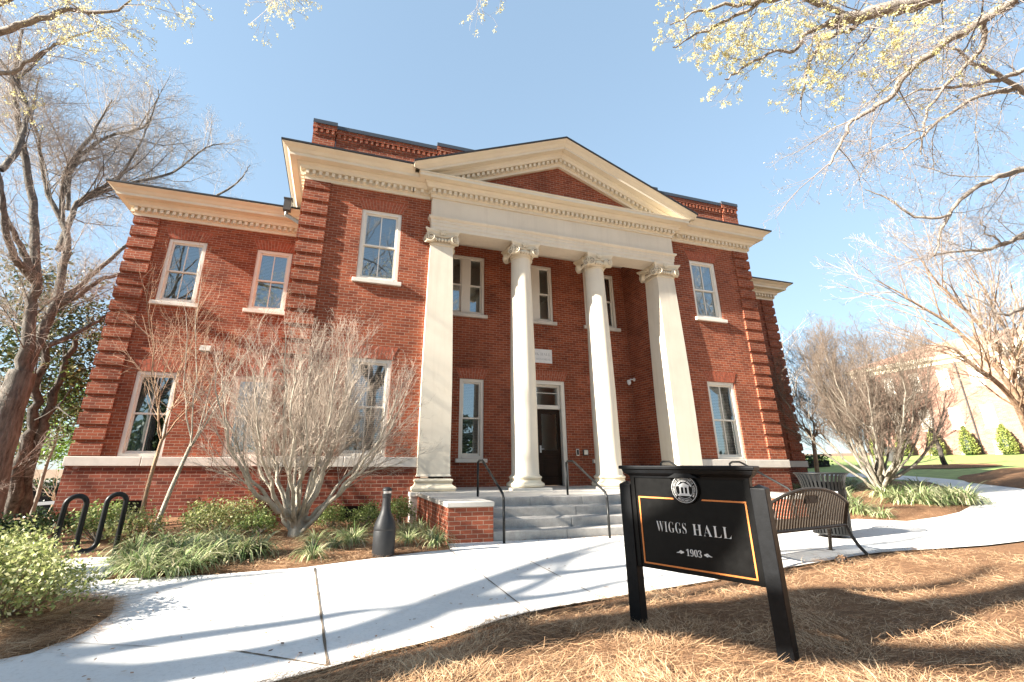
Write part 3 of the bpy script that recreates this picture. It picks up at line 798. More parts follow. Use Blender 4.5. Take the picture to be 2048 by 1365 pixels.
# entablature (frieze, architrave, soffit, beam back)
mb = MB()
mb.sweep([(EX0, .6), (EX0, EY), (EX1, EY), (EX1, .6)], [(-.62, 7.12), (0, 7.12), (0, 7.225), (.015, 7.228), (.015, 7.33), (.03, 7.333), (.03, 7.40), (.06, 7.42), (.085, 7.46), (.085, 7.49), (.01, 7.50), (.01, 8.05), (-.62, 8.05)])
mb.build('entablature', M['stucco'], hall, fixn=True, bevel=.005)
mb = MB(); mb.box(1.83, 8.41, .3, RY, 7.78, 7.86); mb.build('porch_ceiling', M['stucco'], hall)

# pediment: raking cornices, tympanum, black roof edge
PMX = 5.12; SL = .408; XF = EX0 - .61; ZTOP = ZC + .62
def rake(mb, pr, x0, x1):
    """profile (projection from portico face, z offset below the top line)"""
    for sgn in (-1, 1):
        vs = []
        for xx in (x0, x1):
            for p, q in pr:
                X = PMX - sgn * (PMX - xx); vs.append((X, EY - p, ZTOP + SL * (xx - XF) + q))
        k = len(pr)
        mb.add(vs, [(j, (j + 1) % k, (j + 1) % k + k, j + k) for j in range(k)] + [tuple(range(k)), tuple(range(2 * k - 1, k - 1, -1))])
def clip_below(o, z):
    bm = bmesh.new(); bm.from_mesh(o.data)
    bmesh.ops.bisect_plane(bm, geom=bm.verts[:] + bm.edges[:] + bm.faces[:], plane_co=(0, 0, z), plane_no=(0, 0, -1), clear_outer=True)
    bmesh.ops.recalc_face_normals(bm, faces=bm.faces)
    bm.to_mesh(o.data); bm.free()
pr = [(p, q - ZTOP) for p, q in prof(ZC)]
pr[0] = (-.3, pr[0][1]); pr[-1] = (-.3, 0)
mb = MB(); rake(mb, pr, XF, PMX)
n = int((PMX - 1.2) / .140)
for sgn in (-1, 1):
    d = mb
    for j in range(n + 1 if sgn < 0 else n):
        x = 1.2 + (PMX - 1.2) * j / n; z = ZTOP + SL * (x - XF) - .513
        if z < ZC + .47: continue
        X = PMX - sgn * (PMX - x); w = .037; dz = SL * w * (1 if sgn > 0 else -1)
        d.add([(X - w, EY - .085, z - dz), (X + w, EY - .085, z + dz), (X + w, EY - .168, z + dz), (X - w, EY - .168, z - dz),
               (X - w, EY - .085, z - dz + .10), (X + w, EY - .085, z + dz + .10), (X + w, EY - .168, z + dz + .10), (X - w, EY - .168, z - dz + .10)],
              [(0, 1, 2, 3), (7, 6, 5, 4), (2, 6, 7, 3), (1, 5, 6, 2), (0, 3, 7, 4)])
rk = mb.build('raking_cornice', M['cream'], hall); clip_below(rk, ZC + .525)
mb = MB(); rake(mb, [(-.3, .002), (.625, .002), (.637, .012), (.637, .05), (-3, .06), (-3, .002)], XF - .02, PMX + .0); mb.build('roof_edge', M['black_edge'], rk)
mb = MB(); mb.add([(1.4, -.1, 8.5), (8.84, -.1, 8.5), (PMX, -.1, 10.2)], [(0, 1, 2)]); mb.build('tympanum', M['brick'], hall, uv=True)

# parapet
mb = MB(); cp = MB()
def para(x0, x1, top, y):
    mb.box(x0, x1, y, y + .35, 8.6, top)
    mb.box(x0 - .02, x1 + .02, y - .045, y + .36, top - .17, top - .001)
    k = int((x1 - x0) / .14)
    for i in range(k):
        x = x0 + (x1 - x0) * (i + .5) / k; mb.box(x - .035, x + .035, y - .04, y + .002, top - .30, top - .172)
    mb.box(x0, x1, y - .02, y + .003, top - .375, top - .302)
    cp.box(x0 - .025, x1 + .025, y - .07, y + .4, top, top + .085)
    cp.box(x0 - .025, x1 + .025, y - .07, y - .058, top - .03, top + .002)
PT = 9.97
para(-2.0, -1.42, PT + .07, .27); para(-1.395, 1.39, PT, .3); para(1.42, 9.0, PT + .11, .27); para(9.03, 11.7, PT + .03, .3); para(11.73, 12.4, PT + .1, .27)
o = mb.build('parapet', M['brick'], hall, uv=True); cp.build('coping', M['coping'], o)

# downspout with leader head at the wing eave
mb = MB()
mb.box(-2.70, -2.50, 1.88, 2.06, 8.14, 8.50); mb.box(-2.72, -2.48, 1.86, 2.08, 8.50, 8.53)
mb.tube([(-2.60, 1.97, 8.2), (-2.60, 1.97, 8.02), (-2.06, 1.80, 7.66), (-2.0, 1.79, 7.5), (-2.0, 1.79, 1.4)], .06, 4)
mb.build('downspout', M['bronze'], hall)

# porch floor, steps, side walls
mb = MB(); mb.box(1.225, 9.015, -2.32, RY, .45, PF); mb.box(1.9, 8.34, -.02, RY, PF - .01, PF + .0)
mb = MB(); mb.box(1.98, 8.26, -2.32, RY + .3, .46, PF); mb.build('porch_floor', M['porch'], hall, bevel=.012)
mb = MB(); rg = random.Random(8)
for i in range(3):
    z1 = PF / 4 * (i + 1); y0 = -3.22 + .3 * i; x = 1.98; k = 0
    edges = [1.98, 3.3 + .25 * i, 4.9 - .2 * i, 6.6 + .2 * i, 8.26]
    for j in range(4):
        mb.box(edges[j] + .002, edges[j + 1] - .002, y0 + rg.uniform(-.004, .004), -2.25, PF / 4 * i - .02, z1 + rg.uniform(-.002, .002))
edges = [1.98, 3.0, 4.1, 5.8, 7.3, 8.26]
for j in range(5): mb.box(edges[j] + .002, edges[j + 1] - .002, -2.335, -2.1, .3, PF + .003)
mb.build('entrance_steps', M['granite'], hall, bevel=.014)
for x0, x1 in ((1.22, 1.975), (8.265, 9.02)):
    mb = MB(); mb.box(x0, x1, -3.24, -.25, -.1, .53); o = mb.build('step_side_wall', M['brick_step'], hall, uv=True)
    mb = MB(); mb.box(x0 - .03, x1 + .012, -3.27, -.3, .532, PF + .004); mb.build('cap', M['porch'], o, bevel=.01)

# columns and corner piers
def volute(mb, gr, c, ax_r, ax_u, ax_n, R=.112):
    """spiral scroll lying in plane (ax_r, ax_u), axis ax_n; gr takes the sunken ground of the scroll"""
    c = Vector(c); n = 22
    ring = [c + (ax_r * math.cos(2 * math.pi * k / n) + ax_u * math.sin(2 * math.pi * k / n)) * R for k in range(n)]
    b_ = [p - ax_n * .11 for p in ring]
    mb.add([tuple(p) for p in ring + b_], [tuple(range(2 * n - 1, n - 1, -1))] + [(k, k + n, (k + 1) % n + n, (k + 1) % n) for k in range(n)])
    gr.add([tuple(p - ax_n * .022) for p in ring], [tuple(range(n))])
    pts = []; rad = []; T = 2.1; m = 52
    for i in range(m + 1):
        s = i / m; a = math.pi / 2 + s * T * 2 * math.pi; r = (R + .004) * (1 - s) ** .85 + .016
        pts.append(c + (ax_r * math.cos(a) + ax_u * math.sin(a)) * r + ax_n * (.004 + .012 * s)); rad.append(.0155 * (1 - .35 * s))
    mb.tube(pts, rad, 6)
    mb.sphere(tuple(c + ax_n * .01), .021, 8, 5)
def capital(parent, cx, cy, half, square):
    mb = MB(); gr = MB(); z0, z1 = 6.70, 7.118
    # necking and echinus
    if square:
        mb.lathe([(half, z0), (half + .025, z0 + .01), (half + .025, z0 + .035), (half + .01, z0 + .045), (half + .01, z0 + .3)], 4, (cx, cy, 0), True)
    else:
        mb.lathe([(half - .005, z0 - .01), (half + .02, z0), (half + .025, z0 + .015), (half + .02, z0 + .03), (half + .005, z0 + .04), (half + .03, z0 + .09), (half + .075, z0 + .15), (half + .06, z0 + .2), (half, z0 + .3)], 36, (cx, cy, 0))
    # abacus with concave sides
    A = half + .17
    ring = []
    for s in range(4):
        a0 = s * math.pi / 2
        for k in range(9):
            t = -1 + 2 * k / 8
            lat = A * t * .97; out = (A - .105 + .105 * t * t)
            v = Vector((lat, -out)); v.rotate(Matrix.Rotation(a0, 2)); ring.append((cx + v.x, cy + v.y))
    def lay(sc, za, zb, sc2=None):
        sc2 = sc2 or sc
        n = len(ring); vs = [(cx + (p[0] - cx) * sc, cy + (p[1] - cy) * sc, za) for p in ring] + [(cx + (p[0] - cx) * sc2, cy + (p[1] - cy) * sc2, zb) for p in ring]
        mb.add(vs, [tuple(range(n - 1, -1, -1)), tuple(range(n, 2 * n))] + [(i, (i + 1) % n, (i + 1) % n + n, i + n) for i in range(n)])
    lay(.88, z1 - .14, z1 - .075, .93); lay(.94, z1 - .075, z1 - .045, 1.0); lay(1.0, z1 - .045, z1)
    for s in range(4):
        R3 = Matrix.Rotation(s * math.pi / 2, 3, 'Z')
        fn = R3 @ Vector((0, -1, 0)); lt = R3 @ Vector((1, 0, 0)); base = Vector((cx, cy, 0))
        for sg in (-1, 1):
            n = (fn * math.cos(.36) + lt * sg * math.sin(.36)).normalized(); r = Vector((0, 0, 1)).cross(n) * -sg
            c = base + lt * sg * (half + .02) + fn * (half + .125) + Vector((0, 0, z0 + .165))
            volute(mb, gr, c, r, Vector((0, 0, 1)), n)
        # band between scrolls, eggs, flower
        mb.tube([base + lt * (-half * .75) + fn * (half + .06) + Vector((0, 0, z0 + .262)), base + fn * (half + .055) + Vector((0, 0, z0 + .235)), base + lt * (half * .75) + fn * (half + .06) + Vector((0, 0, z0 + .262))], .022, 6)
        for e in range(-2, 3):
            q = base + lt * (e * .085) + fn * (half + .07 - (0 if square else abs(e) * .012)) + Vector((0, 0, z0 + .13)); mb.sphere(tuple(q), .036, 8, 6, (1, 1, 1.35))
        q = base + fn * (half + .085) + Vector((0, 0, z1 - .075))
        mb.sphere(tuple(q), .045, 8, 6)
        for k in range(6):
            a = k * math.pi / 3; p = q + lt * math.cos(a) * .055 + Vector((0, 0, math.sin(a) * .055)); mb.sphere(tuple(p), .032, 6, 5)
    for s in range(4):
        R3 = Matrix.Rotation(s * math.pi / 2, 3, 'Z'); fn = R3 @ Vector((0, -1, 0)); lt = R3 @ Vector((1, 0, 0)); base = Vector((cx, cy, 0))
        q = [base + lt * (sg * half * .8) + fn * (half + (.047 if square else .04)) + Vector((0, 0, z0 + zz)) for sg, zz in ((-1, .09), (1, .09), (1, .25), (-1, .25))]
        gr.quad(*[tuple(p) for p in q])
    gr.build('capital_recess', M['grime_shade'], parent)
    return mb.build('capital', M['cream'], parent, smooth='auto', fixn=True)
def column(cx, cy, rb, rt, square, ph=.055):
    shaft = []
    z0, z1 = .93, 6.71; k = 14
    for i in range(k + 1):
        s = i / k; e = 0 if s < .3 else ((s - .3) / .7) ** 1.35
        shaft.append((rb + (rt - rb) * e, z0 + (z1 - z0) * s))
    shaft[0] = (rb + .022, z0 - .01); shaft.insert(1, (rb + .006, z0 + .035)); shaft.insert(1, (rb + .022, z0 + .012))
    mb = MB(); mb.lathe(shaft, 40, (cx, cy, 0), square)
    sh = mb.build('portico_pier' if square else 'portico_column', M['stucco'], hall, smooth=False if square else 'auto')
    b_ = MB(); zz = PF + ph
    def torus(za, zb, r): return [(r + .5 * (zb - za) * math.sin(math.pi * t / 6), za + (zb - za) * (.5 - .5 * math.cos(math.pi * t / 6))) for t in range(7)]
    pr_ = torus(zz, zz + .115, rb + .075) + [(rb + .075, zz + .125), (rb + .05, zz + .145), (rb + .042, zz + .17), (rb + .055, zz + .19)] + torus(zz + .195, zz + .262, rb + .035) + [(rb + .02, zz + .27)]
    b_.lathe(pr_, 44, (cx, cy, 0), square); b_.build('base', M['cream'], sh, smooth=False if square else 'auto')
    p = MB(); w = rb + .155; p.box(cx - w, cx + w, cy - w, cy + w, PF - .02, PF + ph); p.build('plinth', M['porch'], sh, bevel=.008)
    capital(sh, cx, cy, rt, square)
for x in (3.94, 6.30): column(x, .2, .338, .272, False)
for x in (1.585, 8.655): column(x, .24, .372, .303, True, .004)
mb = MB()
for x0, x1 in ((1.07, 2.06), (8.18, 9.17)): mb.box(x0, x1, -.285, .02, -.1, PF + .0); mb.box(x0 - .02, x1 + .02, -.305, .02, PF - .09, PF + .003)
mb.build('pier_pedestal', M['porch'], hall, bevel=.008)

# small things fixed to the hall
def rail(x, label):
    r = thing('handrail', label, 'handrail', (x, -3.45, 0), 'iron handrails up the entrance steps')
    mb = MB(); mb.tube([(x, -1.98, 1.22), (x, -2.06, 1.255), (x, -2.27, 1.255), (x, -2.36, 1.22), (x, -3.40, .74), (x, -3.455, .66), (x, -3.46, .6)], .021, 10); mb.build('grip_rail', M['rail'], r, smooth=True)
    mb = MB(); mb.tube([(x, -3.46, .62), (x, -3.46, 0.0)], .0215, 10); mb.build('post', M['rail'], r, smooth=True)
    mb = MB(); mb.tube([(x, -1.98, 1.23), (x, -1.98, PF)], .0215, 10); mb.build('post', M['rail'], r, smooth=True)
rail(2.08, 'dark iron handrail beside the brick side wall at the left end of the steps')
rail(3.97, 'dark iron handrail standing in front of the door, left of the second round column')
rail(6.27, 'dark iron handrail mostly behind the black sign, its bent top showing over it')
rail(8.16, 'dark iron handrail at the right end of the steps, between sign and bench')
t = thing('security_camera', 'small white security camera on a bracket in the corner of the porch', 'security camera', (8.33, 1.75, 3.74))
mb = MB(); mb.tube([(8.408, 1.7, 3.80), (8.25, 1.7, 3.80)], .022, 10); mb.tube([(8.408, 1.7, 3.80), (8.395, 1.7, 3.80)], .06, 12); mb.build('bracket', M['white'], t, smooth='auto')
mb = MB(); mb.lathe([(.055, 0), (.065, .02), (.065, .09), (.05, .11)], 16, (8.2, 1.7, 3.66)); mb.sphere((8.2, 1.7, 3.66), .05, 12, 8); mb.build('camera_body', M['white'], t, smooth='auto')
t = thing('card_reader', 'narrow dark card reader with pale rim on the brick right of the door', 'card reader', (6.30, RY, 1.53))
mb = MB(); mb.box(6.25, 6.345, RY - .02, RY, 1.44, 1.63); mb.build('back_plate', M['steel'], t, bevel=.004)
mb = MB(); mb.box(6.27, 6.325, RY - .035, RY - .02, 1.46, 1.61); mb.build('reader_face', M['black'], t, bevel=.004)
t = thing('door_button', 'square pale door opener button box beside the card reader', 'door button', (6.55, RY, 1.53))
mb = MB(); mb.box(6.47, 6.63, RY - .05, RY, 1.45, 1.62); mb.build('button_box', M['bronze'], t, bevel=.004)
mb = MB(); mb.box(6.49, 6.61, RY - .062, RY - .05, 1.47, 1.60); mb.build('push_plate', M['window_paint'], t, bevel=.004)
t = thing('wall_light', 'small grey floodlight on the brick wing between its upper and lower windows', 'wall light', (-4.1, WY, 4.05))
mb = MB(); mb.prism([(WY - .22, 4.0), (WY - .02, 4.0), (WY - .02, 4.16), (WY - .12, 4.16)], 'x', -4.24, -3.98); mb.build('lamp_housing', M['pale_wall'], t, bevel=.008)
mb = MB(); mb.box(-4.21, -4.01, WY - .20, WY - .05, 3.985, 3.999); mb.build('lens', M['dark'], t)

# ------------------------------------------------------------------ name sign
sg = thing('name_sign', 'black two-post campus sign reading WIGGS HALL with round seal and orange border', 'sign', (1.715, -7.5, 0), rz=math.atan2(-.8977, .4406))
sg['wl'] = (0, 0, 0)
for c in (-.015, .985):
    mb = MB(); mb.box(c - .048, c + .048, 0, .095, -.1, 1.035); w = .048
    mb.add([(c - w, 0, 1.035), (c + w, 0, 1.035), (c + w, .095, 1.035), (c - w, .095, 1.035), (c, .0475, 1.06)], [(0, 1, 4), (1, 2, 4), (2, 3, 4), (3, 0, 4)])
    mb.build('post', M['black'], sg, bevel=.004, local=True)
mb = MB(); mb.box(.034, .936, .022, .075, .437, 1.108)
mb.box(.034, .07, .012, .022, .437, 1.1); mb.box(.90, .936, .012, .022, .437, 1.1)
panel = mb.build('panel', M['panel_black'], sg, bevel=.003, local=True)
mb = MB()
mb.sweep([(.04, .075), (.04, .022), (.93, .022), (.93, .075)], [(-.02, 1.085), (.008, 1.085), (.012, 1.10), (.025, 1.108), (.042, 1.122), (.05, 1.142), (.05, 1.148), (.068, 1.152), (.07, 1.172), (.064, 1.178), (.0, 1.18), (-.02, 1.18)])
mb.box(.05, .92, .04, .07, 1.1, 1.1795)
mb.prism([(.365, 1.09), (.605, 1.09), (.485, 1.15)], 'y', -.02, .02)
mb.build('top_moulding', M['black'], sg, bevel=.002, local=True, fixn=True)
y0 = .0195
def rect(mb, a, b_, c, d, y=y0, t=.0025): mb.box(a, b_, y - t, y + .004, c, d)
mb = MB(); bw = .0105
rect(mb, .092, .092 + bw, .468, .946); rect(mb, .895 - bw, .895, .468, .946); rect(mb, .092 + bw, .895 - bw, .468, .468 + bw)
mb.prism([(.092 + bw, .946 - bw), (.385, .946 - bw), (.377, .946), (.092 + bw, .946)], 'y', y0 - .0025, y0 + .004)
mb.prism([(.590, .946 - bw), (.895 - bw, .946 - bw), (.895 - bw, .946), (.598, .946)], 'y', y0 - .0025, y0 + .004)
mb.build('border', M['orange'], sg, local=True)
def fit_text(name, body, x0, x1, z0, z1, serif=True, thin=-.01, parent=None, y=.0215, mat=None, ex=.0015, space=1):
    me = text_mesh(body, .1, serif, thin, .0015 * .1 / .1, 'LEFT', space)
    xs = [v.co.x for v in me.vertices]; ys = [v.co.y for v in me.vertices]
    a, b_, c, d = min(xs), max(xs), min(ys), max(ys)
    for v in me.vertices:
        v.co = Vector((x0 + (v.co.x - a) / (b_ - a) * (x1 - x0), y - .0015 - (v.co.z), z0 + (v.co.y - c) / (d - c) * (z1 - z0)))
    me.materials.clear(); me.materials.append(mat or M['letter']); me.name = name
    o = bpy.data.objects.new(name, me); COL.objects.link(o); o.parent = parent or sg; o['wl'] = (0, 0, 0); return o
fit_text('lettering', 'WIGGS', .222, .452, .702, .776, thin=-.019, space=1.15)
fit_text('lettering', 'HALL', .500, .765, .702, .775, thin=-.015, space=1.15)
fit_text('lettering', '1903', .432, .542, .558, .604, thin=-.012)
mb = MB()
def sprig(x, s):
    for i, (dx, dz, r) in enumerate([(0, .0, .0085), (.012, .006, .007), (.011, -.007, .006), (.022, -.001, .006), (.031, -.005, .0045), (.040, -.006, .0032)]):
        c = (x + s * dx, .578 + dz); mb.prism([(c[0] + r * 1.25 * math.cos(a * math.pi / 4 + .4), c[1] + r * .75 * math.sin(a * math.pi / 4 + .4)) for a in range(8)], 'y', .0185, .0225)
sprig(.404, -1); sprig(.570, 1)
mb.build('ornament', M['letter'], sg, local=True)
# round seal
cx, cz = .483, 1.012
mb = MB(); mb.prism([(cx +   .106 * math.cos(a * math.pi / 24), cz + .106 * math.sin(a * math.pi / 24)) for a in range(48)], 'y', -.004, .021)
seal = mb.build('seal', M['panel_black'], sg, bevel=.003, local=True)
mb = MB(); ys = -.0045
def annulus(r0, r1, a0=0, a1=360, n=64):
    for i in range(n):
        t0 = math.radians(a0 + (a1 - a0) * i / n); t1 = math.radians(a0 + (a1 - a0) * (i + 1) / n)
        mb.quad((cx + r0 * math.cos(t0), ys, cz + r0 * math.sin(t0)), (cx + r1 * math.cos(t0), ys, cz + r1 * math.sin(t0)), (cx + r1 * math.cos(t1), ys, cz + r1 * math.sin(t1)), (cx + r0 * math.cos(t1), ys, cz + r0 * math.sin(t1)))
annulus(.0925, .0955); annulus(.0635, .0655)
for a0, a1 in ((20, 64), (70, 110), (116, 160)): annulus(.053, .060, a0, a1, 12)
def flat(p): mb.add([(cx + a, ys - .0005, cz + b_) for a, b_ in p], [tuple(range(len(p)))])
flat([(-.041, .021), (.041, .021), (.041, .026), (0, .047), (-.041, .026)])
flat([(-.037, .013), (.037, .013), (.037, .02), (-.037, .02)])
for c in (-.029, 0, .029): flat([(c - .0065, -.03), (c + .0065, -.03), (c + .0055, .014), (c - .0055, .014)])
flat([(-.04, -.037), (.04, -.037), (.04, -.030), (-.04, -.030)]); flat([(-.05, -.046), (.05, -.046), (.05, -.038), (-.05, -.038)])
mb.build('seal_emblem', M['letter'], seal, local=True)
allv = []; allf = []
def ringtext(s, a0, a1, r, size, flip):
    for i, ch in enumerate(s):
        if ch == ' ': continue
        a = math.radians(a0 + (a1 - a0) * (i + .5) / len(s))
        me = text_mesh(ch, size, False, .004, 0, 'CENTER')
        rot = a - math.pi / 2 if not flip else a + math.pi / 2
        rr = r if not flip else r + size * .72
        b0 = len(allv)
        for v in me.vertices:
            x, y = v.co.x, v.co.y
            X = x * math.cos(rot) - y * math.sin(rot); Y = x * math.sin(rot) + y * math.cos(rot)
            allv.append((cx + rr * math.cos(a) + X, ys - .0008, cz + rr * math.sin(a) + Y))
        for p in me.polygons: allf.append(tuple(k + b0 for k in p.vertices))
        bpy.data.meshes.remove(me)
ringtext('MERCERIENSIS UNIVERSITATIS SIGILLUM', 218, -38, .0715, .020, False)
ringtext('MDCCCXXXIII', 232, 308, .0715, .020, True)
mb = MB(); mb.add(allv, allf); mb.build('seal_lettering', M['letter'], seal, local=True)

# ------------------------------------------------------------------ bench
bn = thing('bench', 'dark slatted steel bench with arched back seen from behind at the path edge', 'bench', (5.50, -5.745, .012), rz=math.radians(11)); bn['wl'] = (0, 0, 0)
L = 1.0
def back_top(x): return .66 + .215 * (1 - (abs(x) / L) ** 2.2)
def back_pt(z):  # y of the back plane at height z
    t = (z - .38) / .5
    return -.10 - .13 * t - .05 * t * t
mb = MB(); ms = MB()
ns = 31
for i in range(ns):
    x = -L + .05 + (2 * L - .1) * i / (ns - 1); zt = back_top(x) - .01
    pts = [(back_pt(.37 + (zt - .37) * k / 5), .37 + (zt - .37) * k / 5) for k in range(6)]
    for k in range(5):
        (ya, za), (yb, zb) = pts[k], pts[k + 1]
        mb.add([(x - .018, ya - .004, za), (x + .018, ya - .004, za), (x + .018, yb - .004, zb), (x - .018, yb - .004, zb), (x - .018, ya + .004, za), (x + .018, ya + .004, za), (x + .018, yb + .004, zb), (x - .018, yb + .004, zb)],
               [(0, 1, 2, 3), (7, 6, 5, 4), (0, 3, 7, 4), (1, 5, 6, 2)])
    sp = [(-.10, .395), (-.02, .385), (.1, .40), (.22, .432), (.30, .44), (.345, .425), (.36, .395)]
    for k in range(len(sp) - 1):
        (ya, za), (yb, zb) = sp[k], sp[k + 1]
        ms.add([(x - .018, ya, za), (x + .018, ya, za), (x + .018, yb, zb), (x - .018, yb, zb), (x - .018, ya, za - .008), (x + .018, ya, za - .008), (x + .018, yb, zb - .008), (x - .018, yb, zb - .008)],
               [(0, 1, 2, 3), (7, 6, 5, 4), (0, 3, 7, 4), (1, 5, 6, 2)])
mb.build('back_slats', M['bench'], bn, local=True); ms.build('seat_slats', M['bench'], bn, local=True)
mb = MB(); mb.tube([(L * (-1 + 2 * k / 24), back_pt(back_top(L * (-1 + 2 * k / 24))), back_top(L * (-1 + 2 * k / 24))) for k in range(25)], .021, 8)
mb.tube([(-L, back_pt(.375), .365), (L, back_pt(.375), .365)], .024, 8); mb.tube([(-L, .36, .395), (L, .36, .395)], .02, 8); mb.build('frame', M['bench'], bn, smooth='auto', local=True)
mb = MB(); mb.box(-.13, .13, back_pt(.74) - .02, back_pt(.74) + .012, .69, .80); mb.box(-.05, .05, back_pt(.74) - .024, back_pt(.74) - .019, .715, .775); mb.build('back_plate', M['bench'], bn, bevel=.004, local=True)
for s in (-1, 1):
    x = s * L
    mb = MB(); mb.tube([(x, back_pt(.66), .66), (x, back_pt(.5), .5), (x, -.1, .37), (x, -.14, .24), (x, -.21, .11), (x, -.30, 0)], [.024] * 6, 8); mb.build('leg', M['bench'], bn, smooth='auto', local=True)
    mb = MB(); mb.tube([(x, .12, .40), (x, .14, .2), (x, .17, 0)], [.026, .025, .024], 8); mb.box(x - .03, x + .05, .13, .21, 0, .008); mb.build('leg', M['bench'], bn, smooth='auto', local=True)
    mb = MB(); mb.tube([(x, -.1, .38), (x, .1, .395), (x, .3, .43), (x, .36, .395)], .02, 8); mb.build('side_rail', M['bench'], bn, smooth='auto', local=True)

# ------------------------------------------------------------------ slatted litter bin
TX, TY = 7.75, -4.45
tc = thing('litter_bin', 'black slatted steel litter bin with flared rim behind the bench', 'litter bin', (TX, TY, .012))
mb = MB(); n = 34
pr_ = [(.27, .06), (.29, .3), (.305, .6), (.318, .82), (.335, .92), (.368, 1.0), (.398, 1.035)]
for k in range(n):
    a = 2 * math.pi * k / n; da = .055
    for i in range(len(pr_) - 1):
        (r0, z0), (r1, z1) = pr_[i], pr_[i + 1]
        P = lambda r, z, q, o: (TX + (r + o) * math.cos(a + q), TY + (r + o) * math.sin(a + q), z + .012)
        mb.add([P(r0, z0, -da, 0), P(r0, z0, da, 0), P(r1, z1, da, 0), P(r1, z1, -da, 0), P(r0, z0, -da, .008), P(r0, z0, da, .008), P(r1, z1, da, .008), P(r1, z1, -da, .008)],
               [(3, 2, 1, 0), (4, 5, 6, 7), (0, 4, 7, 3), (1, 2, 6, 5)])
mb.build('slats', M['rail'], tc)
def ringtube(mb, c, r, z, tr, n=36):
    mb.tube([(c[0] + r * math.cos(2 * math.pi * k / n), c[1] + r * math.sin(2 * math.pi * k / n), z) for k in range(n + 1)], tr, 6, cap=False)
mb = MB(); ringtube(mb, (TX, TY), .40, 1.05, .014); ringtube(mb, (TX, TY), .275, .08, .014); mb.build('rim', M['rail'], tc, smooth=True)
mb = MB(); mb.lathe([(.32, .70), (.328, .70), (.332, .765), (.324, .765)], 36, (TX, TY, .012)); mb.build('band', M['rail'], tc)
mb = MB(); mb.lathe([(.23, .05), (.255, .4), (.27, .9), (.24, .9), (.2, .1)], 28, (TX, TY, .012)); mb.build('liner', M['black'], tc, smooth='auto')
mb = MB()
for i in range(4):
    a0 = math.radians(238 + i * 4); a1 = math.radians(242 + i * 4); r = .335
    mb.quad((TX + r * math.cos(a0), TY + r * math.sin(a0), .73), (TX + r * math.cos(a1), TY + r * math.sin(a1), .73), (TX + r * math.cos(a1), TY + r * math.sin(a1), .765), (TX + r * math.cos(a0), TY + r * math.sin(a0), .765))
mb.build('label_plate', M['white'], tc)

# ------------------------------------------------------------------ bottle-shaped ash receptacle
BX, BY = .17, -3.95
rc = thing('ash_receptacle', 'dark grey bottle-shaped ash receptacle at the edge of the planting bed', 'ash receptacle', (BX, BY, .012))
mb = MB(); mb.lathe([(.147, 0), (.15, .01), (.15, .30), (.146, .315), (.1495, .322), (.149, .35), (.135, .41), (.105, .475), (.078, .53), (.064, .58), (.058, .64), (.0565, .73)], 40, (BX, BY, .012)); mb.build('bottle_body', M['receptacle'], rc, smooth='auto')
mb = MB(); mb.lathe([(.0575, .725), (.062, .735), (.064, .78), (.064, .784)], 32, (BX, BY, .012)); mb.lathe([(.064, .815), (.066, .82), (.067, .835), (.055, .852), (.03, .863), (.001, .866)], 32, (BX, BY, .012)); mb.build('cap', M['receptacle'], rc, smooth='auto')
mb = MB(); mb.lathe([(.058, .78), (.0585, .82)], 32, (BX, BY, .012)); mb.build('steel_insert', M['steel'], rc, smooth='auto')

# ------------------------------------------------------------------ wave bike rack
rk0 = Vector((-3.74, -3.45)); rk1 = Vector((-3.20, -3.14)); d = (rk1 - rk0)
pts = []; hh = .80; r = 1 / 6
def wp(s, z): p = rk0 + d * s; return (p.x, p.y, z + H(p.x, p.y) + .012)
rad = d.length / 6
pts.append(wp(0, 0))
for k in range(13): a = math.pi - math.pi * k / 12; pts.append(wp(1 / 6 + math.cos(a) / 6, hh - rad + rad * math.sin(a)))
for k in range(13): a = math.pi + math.pi * k / 12; pts.append(wp(.5 + math.cos(a) / 6, .14 + rad + rad * math.sin(a)))
for k in range(13): a = math.pi - math.pi * k / 12; pts.append(wp(5 / 6 + math.cos(a) / 6, hh - rad + rad * math.sin(a)))
pts.append(wp(1, 0))
br = thing('bike_rack', 'dark wave-shaped tubular bike rack beside the yellow-green bush', 'bike rack', (-3.47, -3.3, 0))
mb = MB(); mb.tube(pts, .031, 12); mb.build('wave_tube', M['rail'], br, smooth=True)
for s in (0, 1):
    p = rk0 + d * s; mb = MB(); mb.lathe([(.06, 0), (.06, .008), (.034, .012)], 20, (p.x, p.y, H(p.x, p.y) + .012)); mb.build('foot_flange', M['rail'], br)

# ------------------------------------------------------------------ stop sign far left
def at(px, py, d):   # world point at depth d on the sight line used while measuring
    return Vector((-.5851, -11, 1.1823)) + (_f + _r * ((px - 975.64) / 921.3) - _u * ((py - 622.95) / 921.3)) * d
sp = (-20.4, 26.8)
zb = H(*sp)
ss = thing('stop_sign', 'small red octagonal stop sign by the far road left of the hall', 'stop sign', (sp[0], sp[1], zb)); ss['wl'] = (0, 0, 0)
ss.rotation_euler = (0, 0, math.radians(24))
mb = MB(); mb.tube([(0, 0.03, 0), (0, 0.03, 2.2)], .03, 6); mb.build('pole', M['rail'], ss, local=True)
mb = MB(); mb.prism([(.33 * math.cos(math.pi / 8 + k * math.pi / 4), 1.95 + .33 * math.sin(math.pi / 8 + k * math.pi / 4)) for k in range(8)], 'y', -.01, .0); mb.build('sign_plate', M['letter'], ss, local=True)
mb = MB(); mb.prism([(.31 * math.cos(math.pi / 8 + k * math.pi / 4), 1.95 + .31 * math.sin(math.pi / 8 + k * math.pi / 4)) for k in range(8)], 'y', -.014, -.0102); mb.build('red_face', M['stop_red'], ss, local=True)
fit_text('lettering', 'STOP', -.24, .24, 1.84, 2.06, serif=False, thin=.01, parent=ss, y=-.0145)

